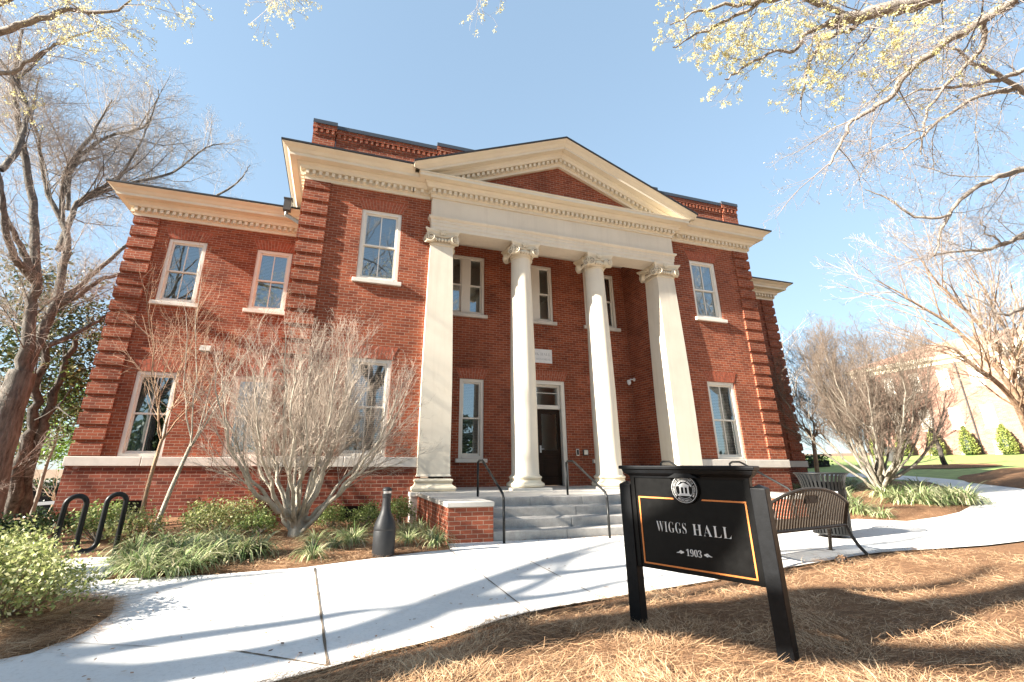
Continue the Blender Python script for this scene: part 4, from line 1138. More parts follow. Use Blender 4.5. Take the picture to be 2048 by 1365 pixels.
# ------------------------------------------------------------------ far brick hall on the right
X0 = 46
fh = thing('far_brick_hall', 'distant sunlit pale brick hall with tiled roof beyond the lawn on the right', 'building', (X0, 10, 1.9))
def fy(y40): return -11 + (y40 + 11) * 1.1478
def fz(z40): return 1.182 + (z40 - 1.182) * 1.1478
cols = [11.26 + 2.045 * k for k in range(-8, 5)]
ops = []
for c in cols:
    ops += [(c - .40, c + .40, 7.09, 8.68), (c - .40, c + .40, 3.97, 5.62), (c - .30, c + .30, 2.05, 3.0)]
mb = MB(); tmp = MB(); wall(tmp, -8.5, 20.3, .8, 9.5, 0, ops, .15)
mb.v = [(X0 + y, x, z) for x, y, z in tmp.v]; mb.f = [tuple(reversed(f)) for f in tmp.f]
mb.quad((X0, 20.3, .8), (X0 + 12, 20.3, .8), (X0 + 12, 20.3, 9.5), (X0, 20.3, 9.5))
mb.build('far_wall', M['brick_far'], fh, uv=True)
for a, b_, c, d_ in ops:
    mb = MB(); w = .07
    mb.box(X0 + .02, X0 + .14, a, a + w, c, d_); mb.box(X0 + .02, X0 + .14, b_ - w, b_, c, d_); mb.box(X0 + .02, X0 + .14, a + w, b_ - w, d_ - w, d_); mb.box(X0 - .05, X0 + .14, a - .04, b_ + .04, c - .08, c + w)
    mb.box(X0 + .06, X0 + .12, a + w, b_ - w, (c + d_) / 2 - .025, (c + d_) / 2 + .025); mb.box(X0 + .06, X0 + .12, (a + b_) / 2 - .02, (a + b_) / 2 + .02, c + w, d_ - w)
    wn = mb.build('window', M['window_paint'], fh)
    mb = MB(); mb.quad((X0 + .1, b_, c), (X0 + .1, a, c), (X0 + .1, a, d_), (X0 + .1, b_, d_)); mb.build('shade', M['window_paint'], wn)
mb = MB(); mb.sweep([(X0 + 12, 20.3), (X0, 20.3), (X0, -8.5)][::1], [(0, 9.05), (.08, 9.05), (.1, 9.3), (.35, 9.45), (.4, 9.75), (0, 9.8)]); mb.build('far_cornice', M['cream'], fh, fixn=True)
mb = MB(); mb.add([(X0 - .42, 20.7, 9.74), (X0 - .42, -8.5, 9.74), (X0 + 4.4, -8.5, 11.7), (X0 + 4.4, 16.4, 11.7), (X0 + 12.4, 20.7, 9.74)], [(0, 1, 2, 3), (0, 3, 4)]); mb.build('tiled_roof', M['tile_roof'], fh)
# pedimented centre
mb = MB()
mb.prism([(9.0, 9.46), (-1.0, 9.46), (4.0, 11.5)], 'x', X0 - .5, X0 + .3); mb.build('far_pediment', M['brick_far'], fh, uv=True)
mb = MB()
for s in (-1, 1):
    y0_, y1_ = 4 + s * 5.2, 4.0
    mb.add([(X0 - .75, y0_, 9.42), (X0 - .75, y1_, 11.62), (X0 - .75, y1_, 11.2), (X0 - .75, y0_ - s * .9, 9.42), (X0 + 2, y0_, 9.42), (X0 + 2, y1_, 11.62), (X0 + 2, y1_, 11.2), (X0 + 2, y0_ - s * .9, 9.42)], [(0, 1, 2, 3), (7, 6, 5, 4), (0, 4, 5, 1), (3, 2, 6, 7), (1, 5, 6, 2), (0, 3, 7, 4)])
mb.box(X0 - .7, X0 + .05, -1.2, 9.2, 9.25, 9.5); mb.build('pediment_trim', M['cream'], fh, fixn=True)
for y in (12.28, 18.4, 8.2):
    mb = MB(); mb.tube([(X0 - .06, y, 9.2), (X0 - .06, y, 1.7)], .06, 6); mb.build('drainpipe', M['bronze'], fh)
mb = MB(); mb.box(X0 - 2.2, X0, 5.2, 8.0, 4.15, 4.4); mb.box(X0 - 2.3, X0, 5.1, 8.1, 4.4, 4.5); mb.build('entry_canopy', M['pale_wall'], fh)
for y in (5.35, 7.85):
    mb = MB(); mb.box(X0 - 2.1, X0 - 1.9, y - .1, y + .1, 1.7, 4.15); mb.build('canopy_post', M['brick_far'], fh, uv=True)
# litter bin in front of the far hall
t = thing('litter_bin', 'small grey litter bin far off beside the evergreens of the distant hall', 'litter bin', (36.2, 12.4, H(36.2, 12.4)))
mb = MB(); mb.lathe([(.3, 0), (.33, .5), (.36, .85)], 16, (36.2, 12.4, H(36.2, 12.4))); mb.build('bin_body', M['bronze'], t, smooth='auto')
mb = MB(); ringtube(mb, (36.2, 12.4), .37, H(36.2, 12.4) + .88, .05, 18); mb.build('rim', M['rail'], t)
# low pale wall behind the lawn
t = thing('low_wall', 'low pale stone wall with sloping end far behind the right corner of the hall', 'wall', (30, 18, H(30, 18)))
mb = MB(); z = H(30, 18); mb.prism([(26.5, z - .2), (34, z - .2), (34, z + .75), (28.5, z + .75)], 'y', 17.8, 18.2); mb.build('wall_body', M['pale_wall'], t)
mb = MB(); mb.box(28.4, 34.1, 17.74, 18.26, z + .751, z + .83); mb.build('coping', M['stone'], t)
t = thing('low_wall', 'long pale low wall beyond the far road left of the hall', 'wall', (-27, 36, H(-27, 36)))
mb = MB(); z = H(-27, 36); mb.box(-36, -16, 36, 36.4, z - .5, z + 2.7); mb.build('wall_body', M['pale_wall'], t)
mb = MB(); mb.box(-36, -16, 35.95, 36.45, z + 2.7, z + 2.85); mb.build('coping', M['stone'], t)

# ------------------------------------------------------------------ vegetation
class TW:
    """collects tapered tubes as quads, and leaves"""
    def __init__(s): s.v = []; s.q = []; s.lv = []; s.lq = []; s.lt = []
    def tube(s, pts, r, n=3):
        b = len(s.v); m = len(pts)
        t = pts[-1] - pts[0]
        if t.length < 1e-6: return
        u = t.orthogonal().normalized(); w = t.normalized().cross(u)
        ca = [(math.cos(2 * math.pi * k / n), math.sin(2 * math.pi * k / n)) for k in range(n)]
        if n > 5:
            for i in range(m):
                tt = (pts[min(i + 1, m - 1)] - pts[max(i - 1, 0)]).normalized()
                u = (u - tt * u.dot(tt)).normalized(); w = tt.cross(u)
                for c, sn in ca:
                    q = pts[i] + (u * c + w * sn) * r[i]; s.v.append((q.x, q.y, q.z))
        else:
            for i in range(m):
                p = pts[i]; rr = r[i]
                for c, sn in ca: s.v.append((p.x + (u.x * c + w.x * sn) * rr, p.y + (u.y * c + w.y * sn) * rr, p.z + (u.z * c + w.z * sn) * rr))
        for i in range(m - 1):
            o = b + i * n
            for k in range(n):
                k2 = (k + 1) % n
                s.q.append((o + k, o + k2, o + n + k2, o + n + k))
    def leaf(s, p, rng, size, tint, droop=0, aspect=.5):
        d = Vector((rng.gauss(0, 1), rng.gauss(0, 1), rng.gauss(0, .7) - droop)).normalized()
        e = Vector((rng.gauss(0, 1), rng.gauss(0, 1), rng.gauss(0, 1))); e = d.cross(e)
        if e.length < 1e-4: return
        e = e.normalized() * size * aspect * .5
        L = d * size; b = len(s.lv)
        for q in (p, p + L * .5 + e, p + L, p + L * .5 - e): s.lv.append((q.x, q.y, q.z))
        s.lq.append((b, b + 1, b + 2, b + 3)); s.lt.append(tint)
def wander(rng, p, d, L, n, wob, up):
    pts = [p.copy()]; st = L / n
    for i in range(n):
        d = (d + Vector((rng.gauss(0, wob), rng.gauss(0, wob), rng.gauss(0, wob) + up))).normalized()
        p = p + d * st; pts.append(p.copy())
    return pts
def child_dir(rng, t, ang):
    ax = Vector((rng.gauss(0, 1), rng.gauss(0, 1), rng.gauss(0, 1))); ax = t.cross(ax)
    if ax.length < 1e-5: ax = t.orthogonal()
    d = t.copy(); d.rotate(Matrix.Rotation(ang, 3, ax.normalized())); return d
def grow(tr, rng, pts, r0, r1, lev, P, tips=None):
    m = len(pts); lv = P['levels'][min(lev, len(P['levels']) - 1)]
    tp = P.get('tap', 1) if lev == 0 else 1
    rad = [r1 + (r0 - r1) * (1 - i / (m - 1)) ** tp for i in range(m)]
    sides = 8 if r0 > .05 else 5 if r0 > .015 else 3
    (tr if r0 > P.get('split', .02) else tips).tube(pts, rad, sides)
    if lev >= P['max']:
        if P.get('leaf') and rng.random() < P['leaf'][0] * .85:
            for i in range(P['leaf'][1]):
                q = pts[m - 1 if rng.random() < .75 else rng.randrange(1, m)]; tips.leaf(q + Vector((rng.gauss(0, .018), rng.gauss(0, .018), rng.gauss(0, .02) - .01)), rng, P['leaf'][2] * rng.uniform(.6, 1.3), rng.random(), P['leaf'][3] if len(P['leaf']) > 3 else 0)
        return
    seg = [(pts[i + 1] - pts[i]).length for i in range(m - 1)]; L = sum(seg)
    n = max(1, int(L * lv['dens'] * rng.uniform(.8, 1.2)))
    for k in range(n):
        t = lv.get('t0', .2) + (1 - lv.get('t0', .2)) * (k + rng.random()) / n
        x = t * (m - 1); i = min(m - 2, int(x)); f = x - i
        p = pts[i].lerp(pts[i + 1], f); tg = (pts[i + 1] - pts[i]).normalized(); r = rad[i] * (1 - f) + rad[i + 1] * f
        cl = max(P.get('lmin', .1), min(lv.get('lmax', 9), L * lv['ratio'] * (1.15 - .6 * t))) * rng.uniform(.6, 1.3)
        d = child_dir(rng, tg, math.radians(rng.uniform(*lv['ang'])))
        d = (d + Vector((0, 0, lv.get('lift', 0)))).normalized()
        cr = min(r * .55, max(P['rmin'], cl * lv.get('rl', .012)))
        ns = 4 if lev < 1 else 3
        grow(tr, rng, wander(rng, p, d, cl, ns, lv['wob'], lv['up']), cr, max(P['rmin'] * .7, cr * .35), lev + 1, P, tips)
def spline(pts, rng, n=4, jit=0):
    out = [Vector(q) for q in smooth_line([Vector(p) for p in pts], n)]
    for q in out[1:-1]: q += Vector((rng.gauss(0, jit), rng.gauss(0, jit), rng.gauss(0, jit)))
    return out
def finish(root, tr, tips, mt, mtw, ml=None, leafname='leaves', crown='crown'):
    off = root['wl']
    if tr.v: 
        o = fast_mesh('trunk', tr.v, tr.q, mt, root, off); o.data.polygons.foreach_set('use_smooth', [True] * len(o.data.polygons))
    if tips.v: fast_mesh(crown, tips.v, tips.q, mtw, root, off)
    if tips.lv: fast_mesh(leafname, tips.lv, tips.lq, ml, root, off, tips.lt)
def limb_tree(name, label, cat, limbs, P, seed, mt, mtw, ml=None, group=None, base=None, jit=.014, leafname='leaves'):
    rng = random.Random(seed); b = base or limbs[0][2][0]
    root = thing(name, label, cat, (b[0], b[1], H(b[0], b[1])), group)
    tr, tips = TW(), TW()
    for r0, r1, pts in limbs: grow(tr, rng, spline(pts, rng, 4, jit), r0, r1, 0 if r1 < .3 else 99, P, tips)
    finish(root, tr, tips, mt, mtw, ml, leafname); return root

LT = [[0.38,0.3,[[-8.37,3.9,-0.25],[-8.45,3.9,0.8],[-8.47,3.9,1.68],[-8.51,3.9,2.71],[-8.48,3.9,3.42]]],[0.24,0.14,[[-8.47,3.9,3.29],[-8.5,3.7,4.23],[-8.62,3.6,5.15],[-8.6,3.5,5.71],[-8.92,3.4,7.03],[-9.22,3.4,8.09]]],[0.15,0.05,[[-9.22,3.4,8.09],[-9.75,3.2,9.59],[-10.09,3.1,10.6],[-10.38,3.0,11.74],[-10.48,2.8,13.18]]],[0.17,0.06,[[-8.6,3.5,5.71],[-8.68,3.0,5.97],[-8.77,2.7,6.1],[-8.9,2.3,6.68],[-8.97,2.0,7.31],[-9.18,1.8,8.14]]],[0.17,0.05,[[-8.63,3.5,5.75],[-8.64,3.2,5.99],[-8.86,2.9,6.53],[-9.04,2.5,7.01],[-9.19,2.2,7.67]]],[0.22,0.12,[[-8.44,3.9,3.42],[-8.45,4.1,4.55],[-8.43,4.2,5.4],[-8.6,4.4,6.49],[-8.76,4.5,7.48],[-9.13,4.6,8.14]]],[0.11,0.03,[[-9.13,4.6,8.14],[-9.73,4.5,9.17],[-10.22,4.4,10.61],[-10.52,4.3,11.31],[-10.63,4.2,12.82]]],[0.12,0.03,[[-9.06,4.6,7.98],[-9.46,4.7,9.82],[-9.22,4.9,11.34],[-9.2,5.0,12.13],[-9.1,5.1,13.08]]],[0.14,0.03,[[-8.84,4.4,7.09],[-9.02,4.8,8.26],[-9.07,5.0,8.93],[-8.89,5.2,9.51],[-8.61,5.3,9.87],[-8.38,5.4,10.31],[-8.16,5.6,12.14],[-8.12,5.7,13.13]]],[0.1,0.02,[[-9.16,4.8,8.59],[-9.37,4.8,10.17],[-8.87,5.0,11.5],[-8.1,5.3,12.35],[-7.98,5.4,13.38],[-8.01,5.4,14.11]]],[0.12,0.02,[[-9.07,5.0,8.93],[-8.89,5.6,9.75],[-8.26,6.2,10.66],[-7.42,6.6,11.54],[-6.64,7.0,13.1],[-6.1,7.2,13.6]]],[0.15,0.05,[[-8.43,4.2,5.4],[-8.27,4.6,5.98],[-8.06,4.9,6.69],[-7.7,5.5,7.95],[-7.41,6.0,8.9]]],[0.12,0.04,[[-8.39,4.2,5.34],[-8.02,4.4,5.78],[-7.75,4.6,6.36],[-7.42,5.0,6.81],[-7.15,5.4,7.81]]],[0.11,0.03,[[-8.2,4.0,4.19],[-7.87,4.2,4.52],[-7.62,4.4,4.85],[-7.37,4.7,5.34],[-7.26,5.0,5.76]]],[0.09,0.02,[[-6.74,9.0,11.9],[-6.51,9.0,12.14],[-5.87,9.1,13.02],[-5.68,9.2,13.64],[-5.54,9.2,14.07]]],[0.1,0.03,[[-9.84,3.2,9.45],[-9.85,3.0,10.68],[-10.19,2.9,11.34],[-10.15,2.9,11.71],[-9.89,2.8,12.25],[-9.52,2.7,12.83],[-8.73,2.6,13.59]]],[0.12,0.05,[[-9.49,2.4,8.33],[-9.44,2.6,9.1],[-9.54,2.7,9.88],[-9.71,2.8,10.6],[-10.09,2.7,11.27],[-10.54,2.6,11.83]]]]
TR = [[0.42,0.34,[[12,-7.9,0],[11.95,-7.88,2],[11.9,-7.85,3.8]]],[0.24,0.12,[[11.9,-7.85,3.8],[11.73,-8.41,5.72],[11.89,-8.44,7.23],[11.56,-8.41,8.72]]],[0.2,0.1,[[11.9,-7.85,3.8],[13.51,-7.88,5.44],[14.64,-7.3,6.54],[14.73,-6.78,7.52]]],[0.16,0.08,[[11.9,-7.85,3.8],[14.31,-7.36,4.49],[15.83,-6.41,4.82],[16.55,-5.38,5.02]]],[0.1,0.02,[[11.56,-8.41,8.72],[10.29,-8.2,9.27],[10.09,-8.04,8.99],[9.87,-7.82,8.87],[9.37,-7.33,8.57],[8.99,-6.87,8.23],[8.92,-6.63,7.91],[8.75,-6.31,7.78],[8.53,-6.08,7.65],[8.4,-5.8,7.27],[8.36,-5.56,6.94]]],[0.16,0.08,[[11.56,-8.41,8.72],[10.01,-8.46,9.0],[8.85,-8.12,8.77],[7.96,-7.85,8.48],[7.4,-7.61,8.3],[6.84,-7.39,8.19],[6.53,-7.25,8.06]]],[0.06,0.02,[[6.81,-7.39,8.19],[6.68,-7.37,8.27],[6.4,-7.33,8.41],[6.16,-7.29,8.51],[5.66,-7.19,8.67]]],[0.05,0.012,[[6.97,-7.44,8.2],[6.95,-7.3,8.13],[6.79,-7.13,8.1],[6.63,-6.95,8.05],[6.61,-6.72,7.74],[6.65,-6.51,7.43],[6.62,-6.38,7.08]]],[0.05,0.012,[[6.84,-7.39,8.19],[6.41,-7.31,8.03],[6.08,-7.15,7.87],[5.91,-7.0,7.59],[5.52,-6.85,7.53],[5.11,-6.66,7.33],[4.87,-6.52,7.14]]],[0.05,0.01,[[6.23,-7.35,8.3],[5.74,-7.31,8.32],[5.35,-7.17,8.28],[5.0,-7.01,8.11],[4.68,-6.85,7.94],[4.28,-6.65,7.74],[3.95,-6.48,7.55]]],[0.04,0.01,[[5.35,-7.17,8.28],[4.76,-7.04,8.12],[4.24,-6.85,8.03],[3.81,-6.63,7.8]]],[0.055,0.012,[[10.05,-7.92,8.98],[10.1,-7.71,9.0],[10.4,-7.38,8.71],[10.34,-7.06,8.5],[10.13,-6.64,8.11],[10.21,-6.28,7.65],[10.33,-6.08,7.26]]],[0.07,0.015,[[14.73,-6.78,7.52],[13.71,-6.96,8.32],[12.62,-6.99,8.76],[12.4,-6.93,8.78],[11.74,-6.67,8.64],[11.16,-6.26,8.3],[10.82,-6.02,7.92],[10.46,-5.71,7.69]]],[0.06,0.02,[[13.46,-7.01,8.68],[12.62,-6.99,8.75],[11.61,-6.99,9.03],[11.12,-6.95,9.05],[10.79,-7.0,9.18],[10.43,-6.92,9.27]]],[0.05,0.012,[[11.5,-7.44,8.53],[10.95,-7.19,8.32],[10.57,-6.96,8.31],[9.84,-6.61,8.29],[9.5,-6.34,8.15]]],[0.09,0.015,[[14.73,-6.78,7.52],[14.38,-6.49,7.64],[13.61,-6.21,7.53],[13.07,-5.99,7.37],[12.64,-5.66,7.14],[12.4,-5.34,6.76],[12.29,-5.03,6.29],[12.37,-4.8,5.88]]],[0.05,0.01,[[12.4,-5.34,6.76],[12.29,-5.26,6.64],[11.73,-4.99,6.69],[11.19,-4.87,7.15],[10.76,-4.7,7.38]]],[0.08,0.012,[[16.55,-5.38,5.02],[16.05,-5.74,6.8],[14.87,-5.36,6.47],[14.4,-5.14,6.29],[13.98,-4.87,6.2],[13.45,-4.6,6.22],[12.98,-4.29,6.06]]],[0.05,0.012,[[16.05,-5.74,6.8],[14.85,-5.39,6.58],[14.36,-5.24,6.28],[14.0,-5.19,6.47],[13.81,-5.16,6.86]]],[0.06,0.012,[[16.55,-5.38,5.02],[16.16,-5.02,4.97],[15.32,-4.72,4.88],[14.84,-4.52,4.72],[14.55,-4.42,5.03],[14.15,-4.27,5.27]]]]
TL = [[0.3,0.22,[[-9.5,-4.5,0],[-9.4,-4.5,2.5],[-9.2,-4.4,4.2]]],[0.2,0.08,[[-9.2,-4.4,4.2],[-8.2,-4.5,5.8],[-7.07,-3.08,7.16]]],[0.07,0.01,[[-7.07,-3.08,7.16],[-6.36,-3.43,7.53],[-5.78,-3.67,7.68],[-5.35,-3.8,8.0],[-4.7,-3.99,7.97],[-4.35,-4.2,8.23]]],[0.05,0.01,[[-7.07,-3.08,7.16],[-6.3,-3.24,6.94],[-5.94,-3.3,7.1],[-5.62,-3.44,7.52],[-5.36,-3.51,7.8]]],[0.05,0.01,[[-7.07,-3.08,7.16],[-6.48,-3.52,7.91],[-5.83,-3.81,8.13],[-5.14,-3.96,7.95],[-4.71,-3.9,7.7]]],[0.05,0.01,[[-5.83,-3.81,8.13],[-5.44,-4.14,8.72],[-4.71,-4.42,8.87],[-4.09,-4.51,8.58],[-3.92,-4.45,8.25]]],[0.05,0.01,[[-5.44,-4.14,8.72],[-4.03,-4.83,8.81],[-2.72,-5.2,8.67],[-2.24,-5.22,8.31],[-2.11,-5.17,8.03]]],[0.04,0.01,[[-2.72,-5.2,8.67],[-1.84,-5.45,8.6],[-1.46,-5.5,8.38]]],[0.04,0.008,[[-2.72,-5.2,8.67],[-0.42,-6.0,8.89],[0.55,-6.21,8.6],[0.69,-6.15,8.32]]]]
CR = [[0.13,0.015,[[24.77,0.1,0.88],[23.8,-0.31,2.28],[23.23,-0.56,3.51],[22.32,-0.67,4.64],[20.84,-0.51,6.18],[19.55,-0.22,7.13],[18.44,0.08,7.92]]],[0.13,0.015,[[24.77,0.1,0.88],[23.89,-0.34,2.28],[23.3,-0.64,3.68],[22.65,-0.86,4.9],[21.45,-0.97,6.3],[20.09,-0.97,7.52],[19.09,-1.07,8.75]]],[0.13,0.015,[[24.77,0.1,0.88],[23.82,-0.25,2.11],[22.4,-0.77,3.62],[20.65,-0.81,4.69],[19.79,-0.82,5.17],[18.65,-0.59,5.22]]],[0.13,0.015,[[24.77,0.1,0.88],[23.98,-0.36,2.28],[23.46,-0.75,3.86],[23.38,-0.91,5.33],[22.57,-1.07,7.18],[21.64,-1.19,8.66]]],[0.13,0.015,[[24.77,0.1,0.88],[24.06,-0.39,2.28],[23.62,-0.86,4.03],[23.79,-1.16,5.69],[23.22,-1.53,7.9]]]]
SM = [[0.14,0.06,[[30.51,6.31,0.99],[30.07,6.1,2.0],[29.69,5.94,2.8]]],[0.05,0.02,[[29.69,5.94,2.8],[29.06,5.85,3.3],[28.49,5.83,3.87]]],[0.05,0.02,[[29.69,5.94,2.8],[29.67,5.76,3.64],[29.43,5.53,4.53]]],[0.05,0.02,[[29.75,5.95,2.7],[30.2,5.72,3.27],[30.38,5.44,3.9]]]]
LIR_L = [[-2.99, -3.16], [-2.55, -3.88], [-2.39, -3.64], [-2.09, -3.96], [-1.89, -3.71], [-2.34, -2.53], [-1.75, -3.23], [-1.49, -3.6], [-2.18, -4.4], [-2.44, -4.39], [-2.76, -4.01], [-2.25, -2.19], [-2.68, -3.1], [-2.38, -3.08], [-1.73, -3.86]]
LIR_M = [[-0.8, -3.6], [-0.55, -3.4], [-0.3, -3.16], [-0.06, -2.96], [-0.75, -2.76], [-0.43, -2.52], [0.51, -3.13], [0.84, -2.5], [1.01, -2.94], [1.11, -3.41], [0.58, -2.25], [1.13, -1.56], [-0.63, -3.93]]
LIR_R = [[11.44, -2.1], [10.99, -2.67], [13.23, -0.71], [14.38, -1.01], [13.34, -2.03], [13.43, -2.42], [13.71, -2.69], [14.15, -2.84], [15.2, -1.51], [16.15, -0.31], [16.32, 0.31], [15.67, 1.12], [17.41, 2.1], [15.93, -1.7], [14.67, -2.73], [16.79, -0.33]]
LIR_P = [[14.35, 2.87], [13.59, 1.79], [14.05, 1.81], [15.85, 4.57], [14.96, 2.09], [15.4, 1.52]]

PB = dict(max=4, rmin=.0032, split=.016, lmin=.12, levels=[dict(dens=5.6, ratio=.38, ang=(30, 60), wob=.2, up=.05, lmax=2.1, t0=.12, rl=.008), dict(dens=7, ratio=.46, ang=(28, 60), wob=.2, up=.05, lmax=1.1, rl=.009), dict(dens=8, ratio=.5, ang=(25, 60), wob=.2, up=.04, lmax=.62, rl=.009), dict(dens=9, ratio=.5, ang=(25, 60), wob=.2, up=.03, lmax=.36)])
for l in LT[1:]: l[0] *= .68; l[1] *= .68
LT[0][1] = .29
limb_tree('oak_tree', 'big bare grey tree with forked trunk at the left end of the hall', 'tree', LT, PB, 3, M['bark_big'], M['twig_big'])
PR = dict(PB, levels=[dict(dens=5.2, ratio=.4, ang=(30, 65), wob=.22, up=-.02, lmax=1.5, t0=.06, rl=.008), dict(dens=6.6, ratio=.48, ang=(25, 60), wob=.22, up=-.03, lmax=.8, rl=.008), dict(dens=9, ratio=.5, ang=(25, 60), wob=.22, up=-.02, lmax=.42), dict(dens=10, ratio=.55, ang=(25, 60), wob=.2, up=0, lmax=.25)], rmin=.0026, split=.012, max=4, lmin=.08)
PRL = dict(PR, leaf=(1, 24, .033, .7))
rng = random.Random(12); b = TR[0][2][0]
root = thing('overhanging_tree', 'tree leaning in from the right, its bare and pale-tasselled limbs filling the upper right sky', 'tree', (b[0], b[1], H(b[0], b[1])))
tr, tips = TW(), TW(); tips2 = TW()
for i, (r0, r1, pts) in enumerate(TR):
    if i < 4: grow(tr, rng, spline(pts, rng, 5, .02), r0, r1, 99, PR, tips)
    elif i in (6, 8, 9, 10): grow(tr, rng, spline(pts, rng, 4, .02), r0, r1, 0, PRL, tips2)
    elif i in (5, 7): grow(tr, rng, spline(pts, rng, 4, .02), r0, r1, 0, dict(PR, leaf=(.5, 4, .045, .6)), tips2)
    elif i in (4, 11, 12, 13, 14): grow(tr, rng, spline(pts, rng, 4, .02), r0, r1, 0, dict(PR, leaf=(.3, 3, .034, .6)), tips)
    else: grow(tr, rng, spline(pts, rng, 4, .02), r0, r1, 0, dict(PR, leaf=(.15, 2, .035, .6)), tips)
off = root['wl']
o = fast_mesh('trunk', tr.v, tr.q, M['bark_grey'], root, off)
o.data.polygons.foreach_set('use_smooth', [True] * len(o.data.polygons))
base = len(tips.v); tips.q += [tuple(i + base for i in q) for q in tips2.q]; tips.v += tips2.v
fast_mesh('crown', tips.v, tips.q, M['twig_soft'], root, off)
fast_mesh('young_leaves', tips2.lv, tips2.lq, M['young_leaf'], root, off, tips2.lt)
fast_mesh('tassels', tips.lv, tips.lq, M['tassel'], root, off, tips.lt)
rng = random.Random(21); b = TL[0][2][0]
root = thing('blossoming_tree', 'tree just outside the left edge, its pale yellow tassels hanging into the top left corner', 'tree', (b[0], b[1], H(b[0], b[1])))
tr, tips = TW(), TW()
for i, (r0, r1, pts) in enumerate(TL):
    grow(tr, rng, spline(pts, rng, 4, .02), r0, r1, 99 if i < 2 else 1, dict(PR, leaf=(1, 16, .03, .7), levels=[dict(l, dens=l['dens'] * .8) for l in PR['levels']]), tips)
finish(root, tr, tips, M['bark_grey'], M['twig_big'], M['young_leaf'], 'tassels')
limb_tree('crape_myrtle', 'large bare many-stemmed crape myrtle at the right edge before the distant hall', 'tree', CR, dict(PB, max=4, levels=[dict(dens=2.2, ratio=.4, ang=(18, 42), wob=.08, up=.06, lmax=2.6, t0=.3), dict(dens=3.2, ratio=.45, ang=(18, 45), wob=.1, up=.06, lmax=1.6), dict(dens=4.5, ratio=.45, ang=(20, 45), wob=.12, up=.05, lmax=.8), dict(dens=5, ratio=.5, ang=(20, 50), wob=.14, up=.05, lmax=.5)], rmin=.006), 5, M['bark_tan'], M['twig_pale'])
limb_tree('young_tree', 'slender leaning young tree with dark trunk and few twigs on the sunny lawn', 'tree', SM, dict(PB, max=3, rmin=.008, levels=[dict(dens=3.5, ratio=.6, ang=(25, 55), wob=.12, up=.08, lmax=1.3, t0=.45), dict(dens=4, ratio=.5, ang=(25, 55), wob=.14, up=.05, lmax=.7), dict(dens=5, ratio=.5, ang=(25, 55), wob=.14, up=.05, lmax=.4)]), 6, M['bark_rough'], M['twig_red'])

# multi-stemmed vase-shaped trees beside the hall
def vase_tree(name, label, x, y, height, spread, stems, seed, mt, mtw, P, base_r=.055, z1=.35, grp=None):
    rng = random.Random(seed); z0 = H(x, y)
    root = thing(name, label, 'tree', (x, y, z0), grp); tr, tips = TW(), TW()
    # short common base
    tr.tube([Vector((x, y, z0 - .1)), Vector((x, y, z0 + .12)), Vector((x, y, z0 + z1))], [base_r * 2.7, base_r * 2.3, base_r * 2.4], 12)
    for i in range(stems):
        a = 2 * math.pi * (i + rng.uniform(-.3, .3)) / stems; k = rng.uniform(.15, 1) ** .7
        R = spread * k; hh = height * (1 - .34 * k * k) * rng.uniform(.95, 1.0)
        b = Vector((x + math.cos(a) * base_r * 1.3, y + math.sin(a) * base_r * 1.3, z0 + rng.uniform(.05, z1)))
        m1 = Vector((x + math.cos(a) * R * .42, y + math.sin(a) * R * .42, z0 + hh * .29)); m2 = Vector((x + math.cos(a) * R * .77, y + math.sin(a) * R * .77, z0 + hh * .60)); e = Vector((x + math.cos(a) * R, y + math.sin(a) * R, z0 + hh))
        r0 = base_r * rng.uniform(.55, 1)
        grow(tr, rng, spline([b, m1, m2, e], rng, 4, .025), r0, .006, 0, P, tips)
    finish(root, tr, tips, mt, mtw); return root
PV = dict(max=4, tap=1.05, rmin=.0023, split=.009, lmin=.1, levels=[dict(dens=7.5, ratio=.40, ang=(20, 42), wob=.09, up=.09, lmax=1.15, t0=.32, rl=.008, lift=.1), dict(dens=8.5, ratio=.45, ang=(20, 44), wob=.12, up=.07, lmax=.72, rl=.007, lift=.08), dict(dens=10, ratio=.5, ang=(24, 50), wob=.15, up=.05, lmax=.40, rl=.007), dict(dens=11, ratio=.5, ang=(25, 55), wob=.17, up=.03, lmax=.24, rl=.008)])
vase_tree('hornbeam', 'pale many-stemmed bare hornbeam with dense twigs against the hall left of the portico', -1.08, -1.93, 3.55, 1.8, 21, 4, M['bark_pale'], M['twig_pale'], PV, .054)
vase_tree('hornbeam', 'grey many-stemmed bare hornbeam in the bed right of the hall', 14.9, -.65, 4.7, 2.5, 25, 9, M['bark_mottled'], M['twig_dark'], dict(PV, rmin=.0042), .07, .6)
PC = dict(max=3, tap=1.2, rmin=.0026, split=.008, lmin=.15, levels=[dict(dens=3.4, ratio=.45, rl=.007, ang=(18, 38), wob=.08, up=.07, lmax=1.4, t0=.15), dict(dens=4, ratio=.5, ang=(20, 45), wob=.12, up=.05, lmax=.8), dict(dens=5, ratio=.5, ang=(20, 50), wob=.16, up=.03, lmax=.45)])
